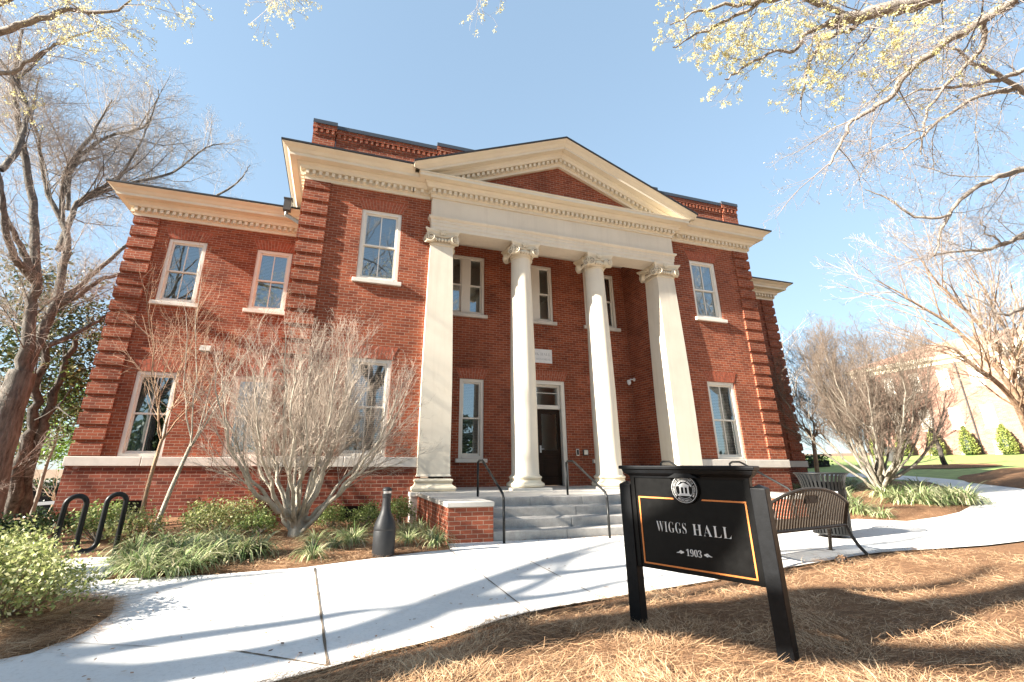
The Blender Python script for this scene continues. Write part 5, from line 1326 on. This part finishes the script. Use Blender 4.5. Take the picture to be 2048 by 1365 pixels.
def thin_crape(label, b, fork, stems, seed, mt):
    rng = random.Random(seed); z0 = H(b[0], b[1])
    root = thing('crape_myrtle', label, 'tree', (b[0], b[1], z0), 'thin crape myrtles by the left wing'); tr, tips = TW(), TW()
    B = Vector((b[0], b[1], z0 - .05)); F = Vector(fork)
    pts = spline([B, B.lerp(F, .5) + Vector((rng.uniform(-.03, .03), 0, 0)), F], rng, 3)
    tr.tube(pts, [.042 - .014 * i / (len(pts) - 1) for i in range(len(pts))], 10)
    for s in range(stems):
        a = 2 * math.pi * (s + rng.random() * .5) / stems; R = rng.uniform(.35, 1.1); hh = rng.uniform(1.7, 3.0)
        e = F + Vector((math.cos(a) * R, math.sin(a) * R * .7, hh)); m1 = F + Vector((math.cos(a) * R * .45, math.sin(a) * R * .35, hh * .4))
        grow(tr, rng, spline([F - Vector((0, 0, .05)), m1, e], rng, 4, .03), .017, .004, 0, PC, tips)
    finish(root, tr, tips, mt, M['twig_crape'])
thin_crape('thin reddish crape myrtle stem nearer the bike rack, in front of the left wing window', (-3.78, -.55), (-3.72, -.55, 1.62), 5, 31, M['bark_tan'])
thin_crape('thin leaning pale crape myrtle stem right of the reddish one by the left wing', (-3.30, -1.45), (-3.02, -1.35, 1.50), 5, 32, M['bark_pale'])

# magnolia behind the big left tree, and a brighter leafy tree below it
def leafy_tree(name, label, x, y, trunks, crown, n, size, seed, mt, ml, mtw, P, grp=None, tint=(0, 1)):
    """crown: list of (cx,cy,cz,rx,ry,rz) clumps"""
    rng = random.Random(seed); z0 = H(x, y)
    root = thing(name, label, 'tree', (x, y, z0), grp); tr, tips = TW(), TW()
    for t in trunks: grow(tr, rng, spline(t[2], rng, 4, .04), t[0], t[1], 0, P, tips)
    tot = sum(c[3] * c[4] * c[5] for c in crown)
    for c in crown:
        k = int(n * (c[3] * c[4] * c[5]) / tot)
        sub = [(rng.gauss(0, .5), rng.gauss(0, .5), rng.gauss(0, .5)) for _ in range(max(6, k // 22))]
        for i in range(k):
            s = sub[rng.randrange(len(sub))]; g = .13
            p = Vector((c[0] + c[3] * (s[0] + rng.gauss(0, g)), c[1] + c[4] * (s[1] + rng.gauss(0, g)), c[2] + c[5] * (s[2] + rng.gauss(0, g))))
            tips.leaf(p, rng, size * rng.uniform(.6, 1.3), tint[0] + (tint[1] - tint[0]) * rng.random(), .1, .42)
    finish(root, tr, tips, mt, mtw, ml); return root
PM = dict(max=3, rmin=.008, split=.03, lmin=.3, levels=[dict(dens=1.6, ratio=.45, ang=(35, 75), wob=.1, up=.03, lmax=3, t0=.25), dict(dens=2, ratio=.45, ang=(30, 60), wob=.12, up=.02, lmax=1.5), dict(dens=2.5, ratio=.5, ang=(30, 60), wob=.15, up=.02, lmax=.8)])
mz = H(-8.4, 6)
leafy_tree('magnolia_tree', 'dark evergreen tree with rough twin trunks behind the big bare tree on the left', -9.01, 6.33,
    [(.19, .09, [[-9.01, 6.33, -0.28], [-8.87, 5.78, 1.14], [-8.76, 5.54, 2.07], [-8.76, 5.27, 3.15], [-8.87, 5.19, 4.43]]), (.16, .07, [[-8.85, 6.48, -0.23], [-8.69, 5.81, 1.54], [-8.56, 5.6, 2.36], [-8.41, 5.49, 3.49], [-8.34, 5.48, 4.7]])],
    [(c[0], c[1], c[2], 1.15, 1.2, 1.0) for c in [[-9.39, 6.32, 5.47], [-8.12, 6.41, 4.05], [-10.22, 6.84, 4.72], [-8.96, 7.6, 2.99], [-10.78, 8.07, 3.3], [-10.37, 6.7, 6.85], [-8.54, 7.11, 5.61], [-11.87, 7.61, 5.61], [-9.52, 6.94, 3.83], [-10.12, 8.24, 2.22]]], 15000, .15, 41, M['bark_rough'], M['magnolia_leaf'], M['bark_rough'], PM)
leafy_tree('leafy_tree', 'bright green leafy tree low behind the left corner of the hall', -10.49, 10.58, [(.08, .03, [(-10.49, 10.58, H(-10.49, 10.58) - .1), (-10.49, 10.58, 1.2), (-10.08, 10.08, 3.23)])],
    [(c[0], c[1], c[2], .85, .9, .6) for c in [[-10.08, 10.08, 3.23], [-10.49, 10.58, 2.18], [-9.98, 10.33, 4.02], [-11.58, 12.2, 1.68], [-10.29, 11.73, 1.87]]], 5000, .13, 42, M['bark_grey'], M['bright_leaf'], M['bark_grey'], PM)
# bare trees farther off
def bare_tree(label, x, y, h, spread, seed, mt, mtw, name='bare_tree', grp='bare trees in the distance', trunk=.25, dens=1.0):
    rng = random.Random(seed); z0 = H(x, y); root = thing(name, label, 'tree', (x, y, z0), grp); tr, tips = TW(), TW()
    B = Vector((x, y, z0 - .2)); F = Vector((x + rng.gauss(0, .2), y, z0 + h * trunk)); r = h * .016
    tr.tube([B, B.lerp(F, .5), F], [r * 1.3, r * 1.05, r], 9)
    P = dict(max=3, rmin=h * .0008, split=.03, lmin=.25, levels=[dict(dens=1.5 * dens, ratio=.4, ang=(25, 55), wob=.1, up=.07, lmax=h * .3, t0=.2), dict(dens=2.2 * dens, ratio=.42, ang=(25, 55), wob=.12, up=.06, lmax=h * .16), dict(dens=3 * dens, ratio=.5, ang=(25, 55), wob=.14, up=.05, lmax=h * .09)])
    for s in range(7):
        a = 2 * math.pi * (s + rng.random() * .6) / 7; k = rng.uniform(.3, 1)
        e = Vector((x + math.cos(a) * spread * k, y + math.sin(a) * spread * k, z0 + h * (1 - .3 * k * k) * rng.uniform(.85, 1)))
        grow(tr, rng, spline([F - Vector((0, 0, .1)), F.lerp(e, .4) + Vector((math.cos(a), math.sin(a), 0)) * spread * .1, e], rng, 4, .06), r * .6, r * .1, 0, P, tips)
    finish(root, tr, tips, mt, mtw)
bare_tree('bare tree rising right behind the right end of the hall', 24.5, 11.5, 9.2, 3.6, 51, M['bark_grey'], M['twig_big'])
bare_tree('thin dark bare tree close beside the right end wall of the hall', 18.3, 4.0, 4.6, 1.5, 57, M['bark_tan'], M['twig_red'], trunk=.42)
for i, (x, y, h, s, l) in enumerate([(33, 26, 8.5, 4, 'hazy bare tree farthest left of the row behind the lawn'), (42, 32, 10, 5, 'tall hazy bare tree at the far end of the distant hall'), (27, 30, 8, 4, 'hazy bare tree right against the hall corner, far back')]):
    bare_tree(l, x, y, h, s, 60 + i, M['bark_grey'], M['twig_pale'])
for i, (x, y, h, s, l) in enumerate([(-19.2, 22.5, 3.6, 1.6, 'pale bare crape myrtle beside the stop sign'), (-24.5, 27.5, 3.8, 1.7, 'tan leaning crape myrtle left of the stop sign'), (-17.5, 27.5, 3.8, 1.8, 'tan crape myrtle behind the stop sign, next to the hall corner')]):
    bare_tree(l, x, y, h, s, 70 + i, M['bark_tan'], M['twig_pale'], 'crape_myrtle', 'crape myrtles by the far road')
bare_tree('tall bare tree beyond the far road at the left edge', -30, 33, 13, 5, 75, M['bark_big'], M['twig_big'])
bare_tree('second tall bare tree beyond the far road, behind the big trunk', -20, 44, 13, 6, 76, M['bark_big'], M['twig_big'])

# shade trees out of view on the left: their limbs throw the long shadows over path and straw
se = math.tan(math.radians(SUN_EL)); sa = math.radians(SUN_AZ)
def lift(g, h): return (g[0] - math.cos(sa) * h / se, g[1] - math.sin(sa) * h / se, h)
def shade_tree(label, base, limbs, seed, extra):
    rng = random.Random(seed); root = thing('shade_tree', label, 'tree', (base[0], base[1], H(*base)), 'trees outside the left edge'); tr, tips = TW(), TW()
    P = dict(max=3, rmin=.008, split=.03, lmin=.3, levels=[dict(dens=extra, ratio=.3, ang=(25, 55), wob=.1, up=.06, lmax=1.8, t0=.3), dict(dens=1.4, ratio=.45, ang=(25, 55), wob=.12, up=.05, lmax=1.0), dict(dens=2, ratio=.5, ang=(25, 55), wob=.14, up=.05, lmax=.5)])
    for r0, r1, pts in limbs: grow(tr, rng, spline(pts, rng, 4, .0), r0, r1, 0 if r0 < .2 else 99, P, tips)
    finish(root, tr, tips, M['bark_big'], M['twig_big'])
F1 = lift((-1.6, -7.32), 5.6)
shade_tree('tall tree outside the left edge whose forked limbs shadow the path', (-13.3, -9.45), [
    (0.377, 0.246, [(-13.3, -9.45, -.2), (-13.1, -9.4, 2.5), F1]),
    (0.217, 0.145, [F1, lift((-.8, -7.19), 5.9), lift((-.05, -6.85), 6.2), lift((.67, -6.2), 6.6), lift((1.13, -5.78), 6.9)]),
    (0.145, 0.043, [lift((1.13, -5.78), 6.9), lift((1.99, -5.05), 7.4), lift((2.89, -4.42), 7.9), lift((4.2, -3.6), 8.6)]),
    (0.116, 0.029, [lift((.35, -6.55), 6.5), lift((1.0, -6.39), 6.8), lift((1.77, -5.81), 7.3), lift((2.7, -4.76), 7.9), lift((4.4, -3.9), 8.6)]),
    (0.109, 0.029, [lift((.67, -6.53), 6.5), lift((1.75, -6.4), 6.8), lift((2.49, -6.15), 7.3), lift((3.6, -6.0), 7.9)]),
    (0.160, 0.087, [F1, lift((-2.3, -6.95), 6.2), lift((-1.69, -6.73), 6.4), lift((-1.22, -6.64), 6.6), lift((-.71, -6.55), 6.9), lift((-.3, -6.42), 7.1)]),
    (0.087, 0.014, [lift((-.3, -6.42), 7.1), lift((.0, -6.4), 7.3), lift((.3, -6.33), 7.6)]),
    (0.145, 0.043, [lift((-2.3, -6.95), 6.2), lift((-2.35, -5.6), 7.2), lift((-1.9, -4.87), 7.6), lift((-1.45, -4.7), 8), lift((-.4, -4.6), 8.6)]),
    (0.102, 0.029, [lift((1.13, -5.78), 6.9), lift((4.3, -5.3), 7.6), lift((7.9, -5.2), 8.4), lift((10.4, -4.7), 9.4), lift((13, -4.4), 10.4)]),
], 81, .35)
F2 = lift((1.2, -7.42), 5.2)
shade_tree('broad tree outside the left edge that shades the straw below the sign', (-10.2, -9.55), [
    (0.348, 0.261, [(-10.2, -9.55, -.2), (-10.1, -9.5, 2.4), F2]),
    (0.246, 0.217, [F2, lift((1.9, -7.4), 5.4), lift((2.65, -7.42), 5.6), lift((3.6, -7.85), 5.9), lift((5.2, -7.85), 6.5), lift((7.5, -7.6), 7.4)]),
    (0.217, 0.145, [lift((1.9, -7.4), 5.4), lift((2.5, -7.9), 5.7), lift((2.9, -8.5), 6.0), lift((4.6, -8.9), 6.6)]),
    (0.145, 0.043, [lift((.6, -7.45), 5.1), lift((1.0, -7.0), 5.6), lift((1.76, -6.9), 5.9), lift((2.75, -6.85), 6.3), lift((3.8, -6.55), 6.7), lift((4.85, -6.25), 7.1), lift((5.9, -6.08), 7.6), lift((8, -5.9), 8.6)]),
    (0.131, 0.043, [lift((2.65, -7.42), 5.6), lift((3.6, -7.2), 6.1), lift((5.4, -7.35), 6.8), lift((7, -7.0), 7.6)]),
], 82, .3)

bare_tree('tall bare tree outside the left edge throwing branch shadows on the facade', -15.5, -2.2, 14.5, 4.5, 83, M['bark_big'], M['twig_big'], 'shade_tree', 'trees outside the left edge', .3, .8)
bare_tree('second tall bare tree outside the left edge, farther out', -22.5, -3.0, 16, 5, 84, M['bark_big'], M['twig_big'], 'shade_tree', 'trees outside the left edge', .3, .8)
# trees behind the viewer, seen only as reflections in the windows
bare_tree('first tall bare tree behind the viewer, seen only reflected in the windows', 1.5, -24, 23, 7, 85, M['bark_big'], M['twig_big'], 'shade_tree', 'trees behind the viewer', .28, .7)
bare_tree('second tall bare tree behind the viewer, seen only reflected in the windows', -14, -25, 21, 7, 86, M['bark_big'], M['twig_big'], 'shade_tree', 'trees behind the viewer', .28, .7)
bare_tree('third tall bare tree behind the viewer, seen only reflected in the windows', 37, -27, 28, 9, 87, M['bark_big'], M['twig_big'], 'shade_tree', 'trees behind the viewer', .28, .7)
bare_tree('fourth tall bare tree behind the viewer, seen only reflected in the windows', 29, -19, 20, 7, 88, M['bark_big'], M['twig_big'], 'shade_tree', 'trees behind the viewer', .28, .7)
for i, x in enumerate((-14, -3, 8, 19, 30)):
    leafy_tree('evergreen_tree', ['broad', 'low', 'rounded', 'tall', 'spreading'][i] + ' dark evergreen behind the viewer, seen only reflected in the lower windows', x, -27 - (i % 2) * 4, [(.2, .08, [(x, -27 - (i % 2) * 4, -.2), (x, -27 - (i % 2) * 4, 2.5), (x + .3, -27 - (i % 2) * 4, 4.5)])],
        [(x, -27 - (i % 2) * 4, 2.4, 3.4, 1.8, 1.8), (x + 1, -27 - (i % 2) * 4, 4.4, 2.4, 1.6, 1.5)], 3500, .55, 400 + i, M['bark_rough'], M['dark_leaf'], M['bark_rough'], PM, 'evergreens behind the viewer')
# ------------------------------------------------------------------ shrubs, liriope, needles
def shrub_mesh(seed, rx, ry, rz, n, size, twigs=20, flat=.5, drop=0):
    rng = random.Random(seed); t = TW(); tips = []
    for i in range(twigs * 6):
        a = rng.uniform(0, 2 * math.pi); k = rng.random() ** .6; el = rng.uniform(.1, 1) ** .7
        e = Vector((math.cos(a) * rx * k * rng.uniform(.85, 1.1), math.sin(a) * ry * k * rng.uniform(.85, 1.1), rz * math.sqrt(max(0.05, 1 - k * k * .8)) * rng.uniform(.75, 1.08) * (.35 + .65 * el)))
        tips.append(e)
        if i < twigs * 2: t.tube([Vector((e.x * .08, e.y * .08, 0)), Vector((e.x * .55, e.y * .55, e.z * .5)), e], [.008, .005, .002], 3)
    for i in range(n):
        e = tips[rng.randrange(len(tips))]; g = .16 * min(rx, rz)
        p = e + Vector((rng.gauss(0, g), rng.gauss(0, g), rng.gauss(0, g * .8)))
        if p.z < .02: continue
        t.leaf(p, rng, size * rng.uniform(.6, 1.3), min(1, max(0, rng.gauss(.5, .25))), -.2, flat)
    return t
def shrub(name, label, loc, meshes, mt, ml, s=1, rz=0, group=None, cat='shrub'):
    root = thing(name, label, cat, (loc[0], loc[1], H(loc[0], loc[1]) + .02), group, rz); root.scale = (s, s, s)
    for nm, me, m in (('stems', meshes[0], mt), ('leaves', meshes[1], ml)):
        if me is None: continue
        o = bpy.data.objects.new(nm, me); COL.objects.link(o); o.parent = root
    return root
def proto(t, mt, ml):
    a = fast_mesh('stems', t.v, t.q, mt); b = fast_mesh('leaves', t.lv, t.lq, ml, col=t.lt)
    r = (a.data, b.data); bpy.data.objects.remove(a); bpy.data.objects.remove(b); return r
S1 = [proto(shrub_mesh(100 + i, .36, .33, .5, 1500, .05), M['bark_grey'], M['shrub_leaf']) for i in range(3)]
S2 = [proto(shrub_mesh(110 + i, .42, .36, .46, 1500, .042), M['bark_tan'], M['yellow_leaf']) for i in range(2)]
SHR = [(-4.06, -1.34, 0, 1.0, 'round green shrub seen through the bike rack arches'), (-3.46, -1.75, 1, .95, 'pale variegated shrub at the foot of the thin crape stems'), (-2.47, -1.25, 1, 1.0, 'pale variegated shrub just right of the leaning crape stem'),
       (-2.86, -.35, 0, .85, 'green shrub close to the wing base wall between the crape stems'), (-2.15, -.5, 1, 1.0, 'pale green shrub in the middle of the row under the wing'), (-1.72, -1.6, 0, .75, 'small bright green shrub just left of the pale hornbeam trunk'),
       (-.53, -1.08, 0, .72, 'small round shrub left of the black wall vent'), (.12, -1.13, 0, .78, 'yellowish round shrub below the black wall vent'), (.80, -.7, 0, .85, 'round green shrub between the ash receptacle and the pier pedestal')]
rng = random.Random(7)
for x, y, k, s, l in SHR:
    shrub('shrub', l, (x, y), (S1, S2)[k][rng.randrange(3 if k == 0 else 2)], None, None, s * 1.18, rng.uniform(0, 6), 'low shrubs along the base of the hall')
# big yellow-green bush at the left edge: several
YB = [proto(shrub_mesh(120 + i, .72, .66, .74, 4600, .05, 30, .55), M['bark_tan'], M['yellow_leaf']) for i in range(2)]
for x, y, s, l in [(-2.95, -5.85, .74, 'yellow-green bush nearest the camera at the left edge of the path'), (-3.5, -5.2, .78, 'yellow-green bush in the second row at the left edge'), (-3.75, -4.45, .62, 'yellow-green bush directly in front of the bike rack'), (-4.5, -4.9, .8, 'yellow-green bush at the far left behind the others'), (-4.6, -4.0, .66, 'yellow-green bush left of the bike rack'), (-3.9, -6.1, .8, 'yellow-green bush cut by the lower left edge')]:
    shrub('yellow_bush', l, (x, y), YB[rng.randrange(2)], None, None, s, rng.uniform(0, 6), 'yellow-green bushes at the lower left')
# liriope clumps
def liriope(seed, n=95, L=.46):
    rng = random.Random(seed); v = []; q = []; tn = []
    for i in range(n):
        a = rng.uniform(0, 2 * math.pi); r0 = rng.random() * .09; l = L * rng.uniform(.55, 1.15); lean = rng.uniform(.15, .95); w = rng.uniform(.005, .010)
        d = Vector((math.cos(a), math.sin(a), 0)); s = Vector((-d.y, d.x, 0)); p = d * r0; el = math.radians(85 - 35 * lean); tt = min(1, max(0, rng.gauss(.5, .27)))
        b = len(v); m = 5
        for k in range(m + 1):
            ww = w * (1 - (k / m) ** 2.2) + .0008
            for sg in (-1, 1): c = p + s * ww * sg; v.append((c.x, c.y, max(.0, c.z)))
            p = p + (d * math.cos(el) + Vector((0, 0, math.sin(el)))) * (l / m); el -= math.radians(14 + 24 * lean)
        for k in range(m): q.append((b + 2 * k, b + 2 * k + 1, b + 2 * k + 3, b + 2 * k + 2)); tn.append(tt)
    return v, q, tn
LIRM = []
for i in range(5):
    v, q, tn = liriope(200 + i); o = fast_mesh('blades', v, q, M['blade'], col=tn); LIRM.append(o.data); bpy.data.objects.remove(o)
def clump(x, y, label, group, s=1):
    o = bpy.data.objects.new('liriope_clump', LIRM[rng.randrange(5)]); COL.objects.link(o)
    o.location = (x, y, H(x, y) + .03); o.rotation_euler = (0, 0, rng.uniform(0, 6.28)); o.scale = (s, s, s * rng.uniform(.9, 1.1))
    tag(o, label, 'grass clump', group)
for L_, lab, g, s in ((LIR_L, 'arching variegated liriope clump in the bed left of the pale hornbeam', 'liriope clumps left of the hornbeam', 1.05), (LIR_M, 'arching liriope clump in the bed between the hornbeam and the entrance steps', 'liriope clumps around the ash receptacle', .92),
                    (LIR_R, 'arching liriope clump under the grey hornbeam right of the hall', 'liriope clumps in the right bed', 1.5), (LIR_P, 'liriope clump along the base of the right corner of the hall', 'liriope clumps by the right base wall', 1.1)):
    for x, y in L_:
        for k in range(2 if L_ is not LIR_M else 1): clump(x + rng.uniform(-.16, .16), y + rng.uniform(-.14, .14), lab, g, s * rng.uniform(.8, 1.15))
for x, y in [(11.0, -1.2), (10.2, -1.4), (9.6, -1.0), (11.8, -1.0), (12.6, -.8), (10.6, -.6), (11.4, -.4), (10.9, -3.2)]: clump(x, y, 'liriope clump along the base of the right corner of the hall', 'liriope clumps by the right base wall', rng.uniform(.8, 1.1))
D1 = [proto(shrub_mesh(140, .6, .5, .42, 1500, .06), M['bark_rough'], M['dark_leaf'])]
for x, y, s, l in [(-5.4, -1.0, 1, 'dark green low shrub left of the bike rack'), (-6.4, -.4, 1, 'dark green low shrub at the left edge before the big trunk'), (-5.5, .4, .9, 'dark green low shrub at the left corner of the wing')]:
    shrub('dark_shrub', l, (x, y), D1[0], None, None, s, rng.uniform(0, 6), 'dark shrubs at the left corner')
for x, y, l in [(-12.6, 11.5, 'small round dark shrub left of another beside the far road'), (-11.2, 11.8, 'small round dark shrub nearest the hall beside the far road')]:
    shrub('round_shrub', l, (x, y), D1[0], None, None, .75, 0, 'round shrubs by the far road')
# clipped hedges far away
def hedge(label, x0, x1, y, h, seed, n=2500, ml='dark_leaf', size=.16):
    rng = random.Random(seed); root = thing('hedge', label, 'hedge', ((x0 + x1) / 2, y, H((x0 + x1) / 2, y))); t = TW()
    for i in range(n):
        x = rng.uniform(x0, x1); t.leaf(Vector((x, y + rng.uniform(-.5, .5), H(x, y) + h * rng.random() ** .6)), rng, size, rng.random(), 0, .7)
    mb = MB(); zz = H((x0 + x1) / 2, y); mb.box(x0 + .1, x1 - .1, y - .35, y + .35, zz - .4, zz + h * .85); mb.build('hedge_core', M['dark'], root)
    fast_mesh('leaves', t.lv, t.lq, M[ml], root, root['wl'], t.lt)
hedge('long dark clipped hedge beyond the far road at the left', -38, -14, 31, 2.5, 90, 7000, size=.22)
hedge('low dark hedge behind the right corner of the hall', 20.5, 30, 12.5, .75, 91, 2600)
# columnar evergreens before the far hall
def arborvitae(y, label):
    x = X0 - 1.1; z0 = H(x, y); rng = random.Random(int(y * 10)); root = thing('arborvitae', label, 'evergreen', (x, y, z0), 'columnar evergreens before the distant hall'); t = TW()
    for i in range(1500):
        s = rng.random(); R = .52 * (1 - s ** 2.2) * (.75 + .25 * min(1, s * 6)) * rng.uniform(.75, 1.05); a = rng.uniform(0, 6.28)
        t.leaf(Vector((x + R * math.cos(a), y + R * math.sin(a), z0 + .05 + 2.0 * s)), rng, .16, rng.random(), -.6, .4)
    mb = MB(); mb.lathe([(.3, 0), (.4, .4), (.34, 1.1), (.02, 1.85)], 10, (x, y, z0)); mb.build('inner_foliage', M['dark_leaf'], root)
    fast_mesh('leaves', t.lv, t.lq, M['arbor'], root, root['wl'], t.lt)
for y, l in [(12.5, 'columnar evergreen right of the leaning young tree'), (10.3, 'columnar evergreen nearest the right edge'), (14.6, 'columnar evergreen directly behind the leaning young tree'), (16.9, 'columnar evergreen behind the right limbs of the grey hornbeam'), (19.0, 'columnar evergreen farthest left before the distant hall')]: arborvitae(y, l)
# mulch ring under the young tree
mb = MB(); ring = [(30.3 + 2.4 * math.cos(k * math.pi / 12) * (1 + .1 * math.sin(k * 2.3)), 6.2 + 2.0 * math.sin(k * math.pi / 12)) for k in range(24)]
mb.add([(x, y, H(x, y) + .03) for x, y in ring] + [(30.3, 6.2, H(30.3, 6.2) + .1)], [(k, (k + 1) % 24, 24) for k in range(24)]); tag(mb.build('mulch_ring', M['straw']), kind='structure')
MB2 = [(20.6, .25), (22.5, 1.6), (24, 2.2), (30, 1.8), (36, 0), (36, -6), (26, -6), (20, -3.2), (19.2, -1.7)]
sheet('pine_straw_bed', MB2, M['straw'], .02, .7, mound=.22, margin=1.2)

# pine needles and dead leaves as loose stuff
def needles(name, areas, n, seed, mat='needle', lift_=.03):
    rng = random.Random(seed); v = []; q = []; tn = []
    for i in range(n):
        poly, w = areas[rng.randrange(len(areas))]
        while True:
            x, y = w(rng)
            if inside(poly, x, y): break
        e = edge_dist(poly, x, y)
        if e < .35 and rng.random() < .5:      # some lie on the paving just past the edge
            x += rng.gauss(0, .09); y += rng.gauss(0, .09); e = 0
        m = min(1, e / .6) * .05
        z = H(x, y) + .004 + m * (1 + .6 * hills(x, y)) + rng.random() ** 2 * lift_ * (.5 if e == 0 else 1) + (.018 if e < .15 else 0)
        cl = hills(x * 2.1 + 3, y * 2.1)
        if rng.random() < .35 * (cl < -.1): continue
        a = .3 + 2.2 * cl + rng.gauss(0, .6); l = rng.uniform(.06, .17); wd = rng.uniform(.0007, .0014); t = min(1, max(0, rng.random() + .35 * cl))
        d = Vector((math.cos(a), math.sin(a), rng.gauss(0, .16))); s = Vector((-math.sin(a), math.cos(a), rng.gauss(0, .3))) * wd; bend = Vector((-math.sin(a), math.cos(a), .3)) * rng.gauss(0, .018)
        p = Vector((x, y, z)); b = len(v)
        for c in (p - s, p + s, p + d * l * .5 + bend + s, p + d * l * .5 + bend - s, p + d * l + s * .4, p + d * l - s * .4): v.append((c.x, c.y, max(c.z, H(c.x, c.y) + .002)))
        q += [(b, b + 1, b + 2, b + 3), (b + 3, b + 2, b + 4, b + 5)]; tn += [t, t]
    tag(fast_mesh(name, v, q, M[mat], col=tn), kind='stuff')
def near_w(r):
    # denser close to the camera
    d = 2.3 + 7.5 * r.random() ** 1.6; a = r.uniform(-.65, 1.25)
    return (-.585 + d * math.sin(a + .2), -11 + d * math.cos(a + .2))
def hb(r): return (r.uniform(-3.6, 1.2), r.uniform(-4.5, -.3))
def lb(r): return (r.uniform(-5, -2.1), r.uniform(-7.2, -4.6))
def rb(r): return (r.uniform(9, 19), r.uniform(-3.8, 1))
needles('pine_needles', [(NEAR_BED, near_w)] * 9 + [(HALL_BED, hb)] * 3 + [(LEFT_BED, lb)] * 3 + [(RIGHT_BED, rb)], 220000, 300)
def litter(name, n, seed):
    rng = random.Random(seed); t = TW()
    def drop(x, y, s, z=.018):
        t.leaf(Vector((x, y, H(x, y) + z)), rng, s, rng.random(), 0, .55)
        for k in range(4):
            c = t.lv[-4 + k]; t.lv[-4 + k] = (c[0], c[1], H(x, y) + z + (c[2] - H(x, y) - z) * .25 + .006)
    for i in range(n):
        while True:
            x = rng.uniform(-3, 15); y = rng.uniform(-7.5, -3.2)
            if inside(PATH, x, y): break
        drop(x, y, rng.uniform(.012, .05))
    for i in range(260):
        x = rng.uniform(2.2, 8.2); drop(x, -3.26 - abs(rng.gauss(0, .06)), rng.uniform(.02, .06), .02)
    for i in range(500):
        x, y = hb(rng)
        if inside(HALL_BED, x, y): drop(x, y, rng.uniform(.03, .08), .06)
    tag(fast_mesh(name, t.lv, t.lq, M['dead_leaf'], col=t.lt), kind='stuff')
litter('fallen_leaves', 900, 301)
# pine cone lump by the path edge
pc = thing('pine_cone', 'brown clump like an old pine cone on the straw by the bench', 'pine cone', (5.62, -6.17, .0)); rng2 = random.Random(4); t = TW(); mb = MB()
mb.sphere((5.62, -6.17, .05), .05, 12, 8, (1.5, 1, .8)); mb.build('core', M['bark_rough'], pc)
for i in range(140):
    a = rng2.uniform(0, 6.28); e = rng2.uniform(-.3, 1.4); p = Vector((5.62 + .075 * math.cos(a) * math.cos(e), -6.17 + .05 * math.sin(a) * math.cos(e), .05 + .045 * math.sin(e))); t.leaf(p, rng2, .03, rng2.random(), 0, .8)
fast_mesh('scales', t.lv, t.lq, M['dead_leaf'], pc, pc['wl'], t.lt)
# tidy helper properties
for o in bpy.data.objects:
    if 'wl' in o: del o['wl']
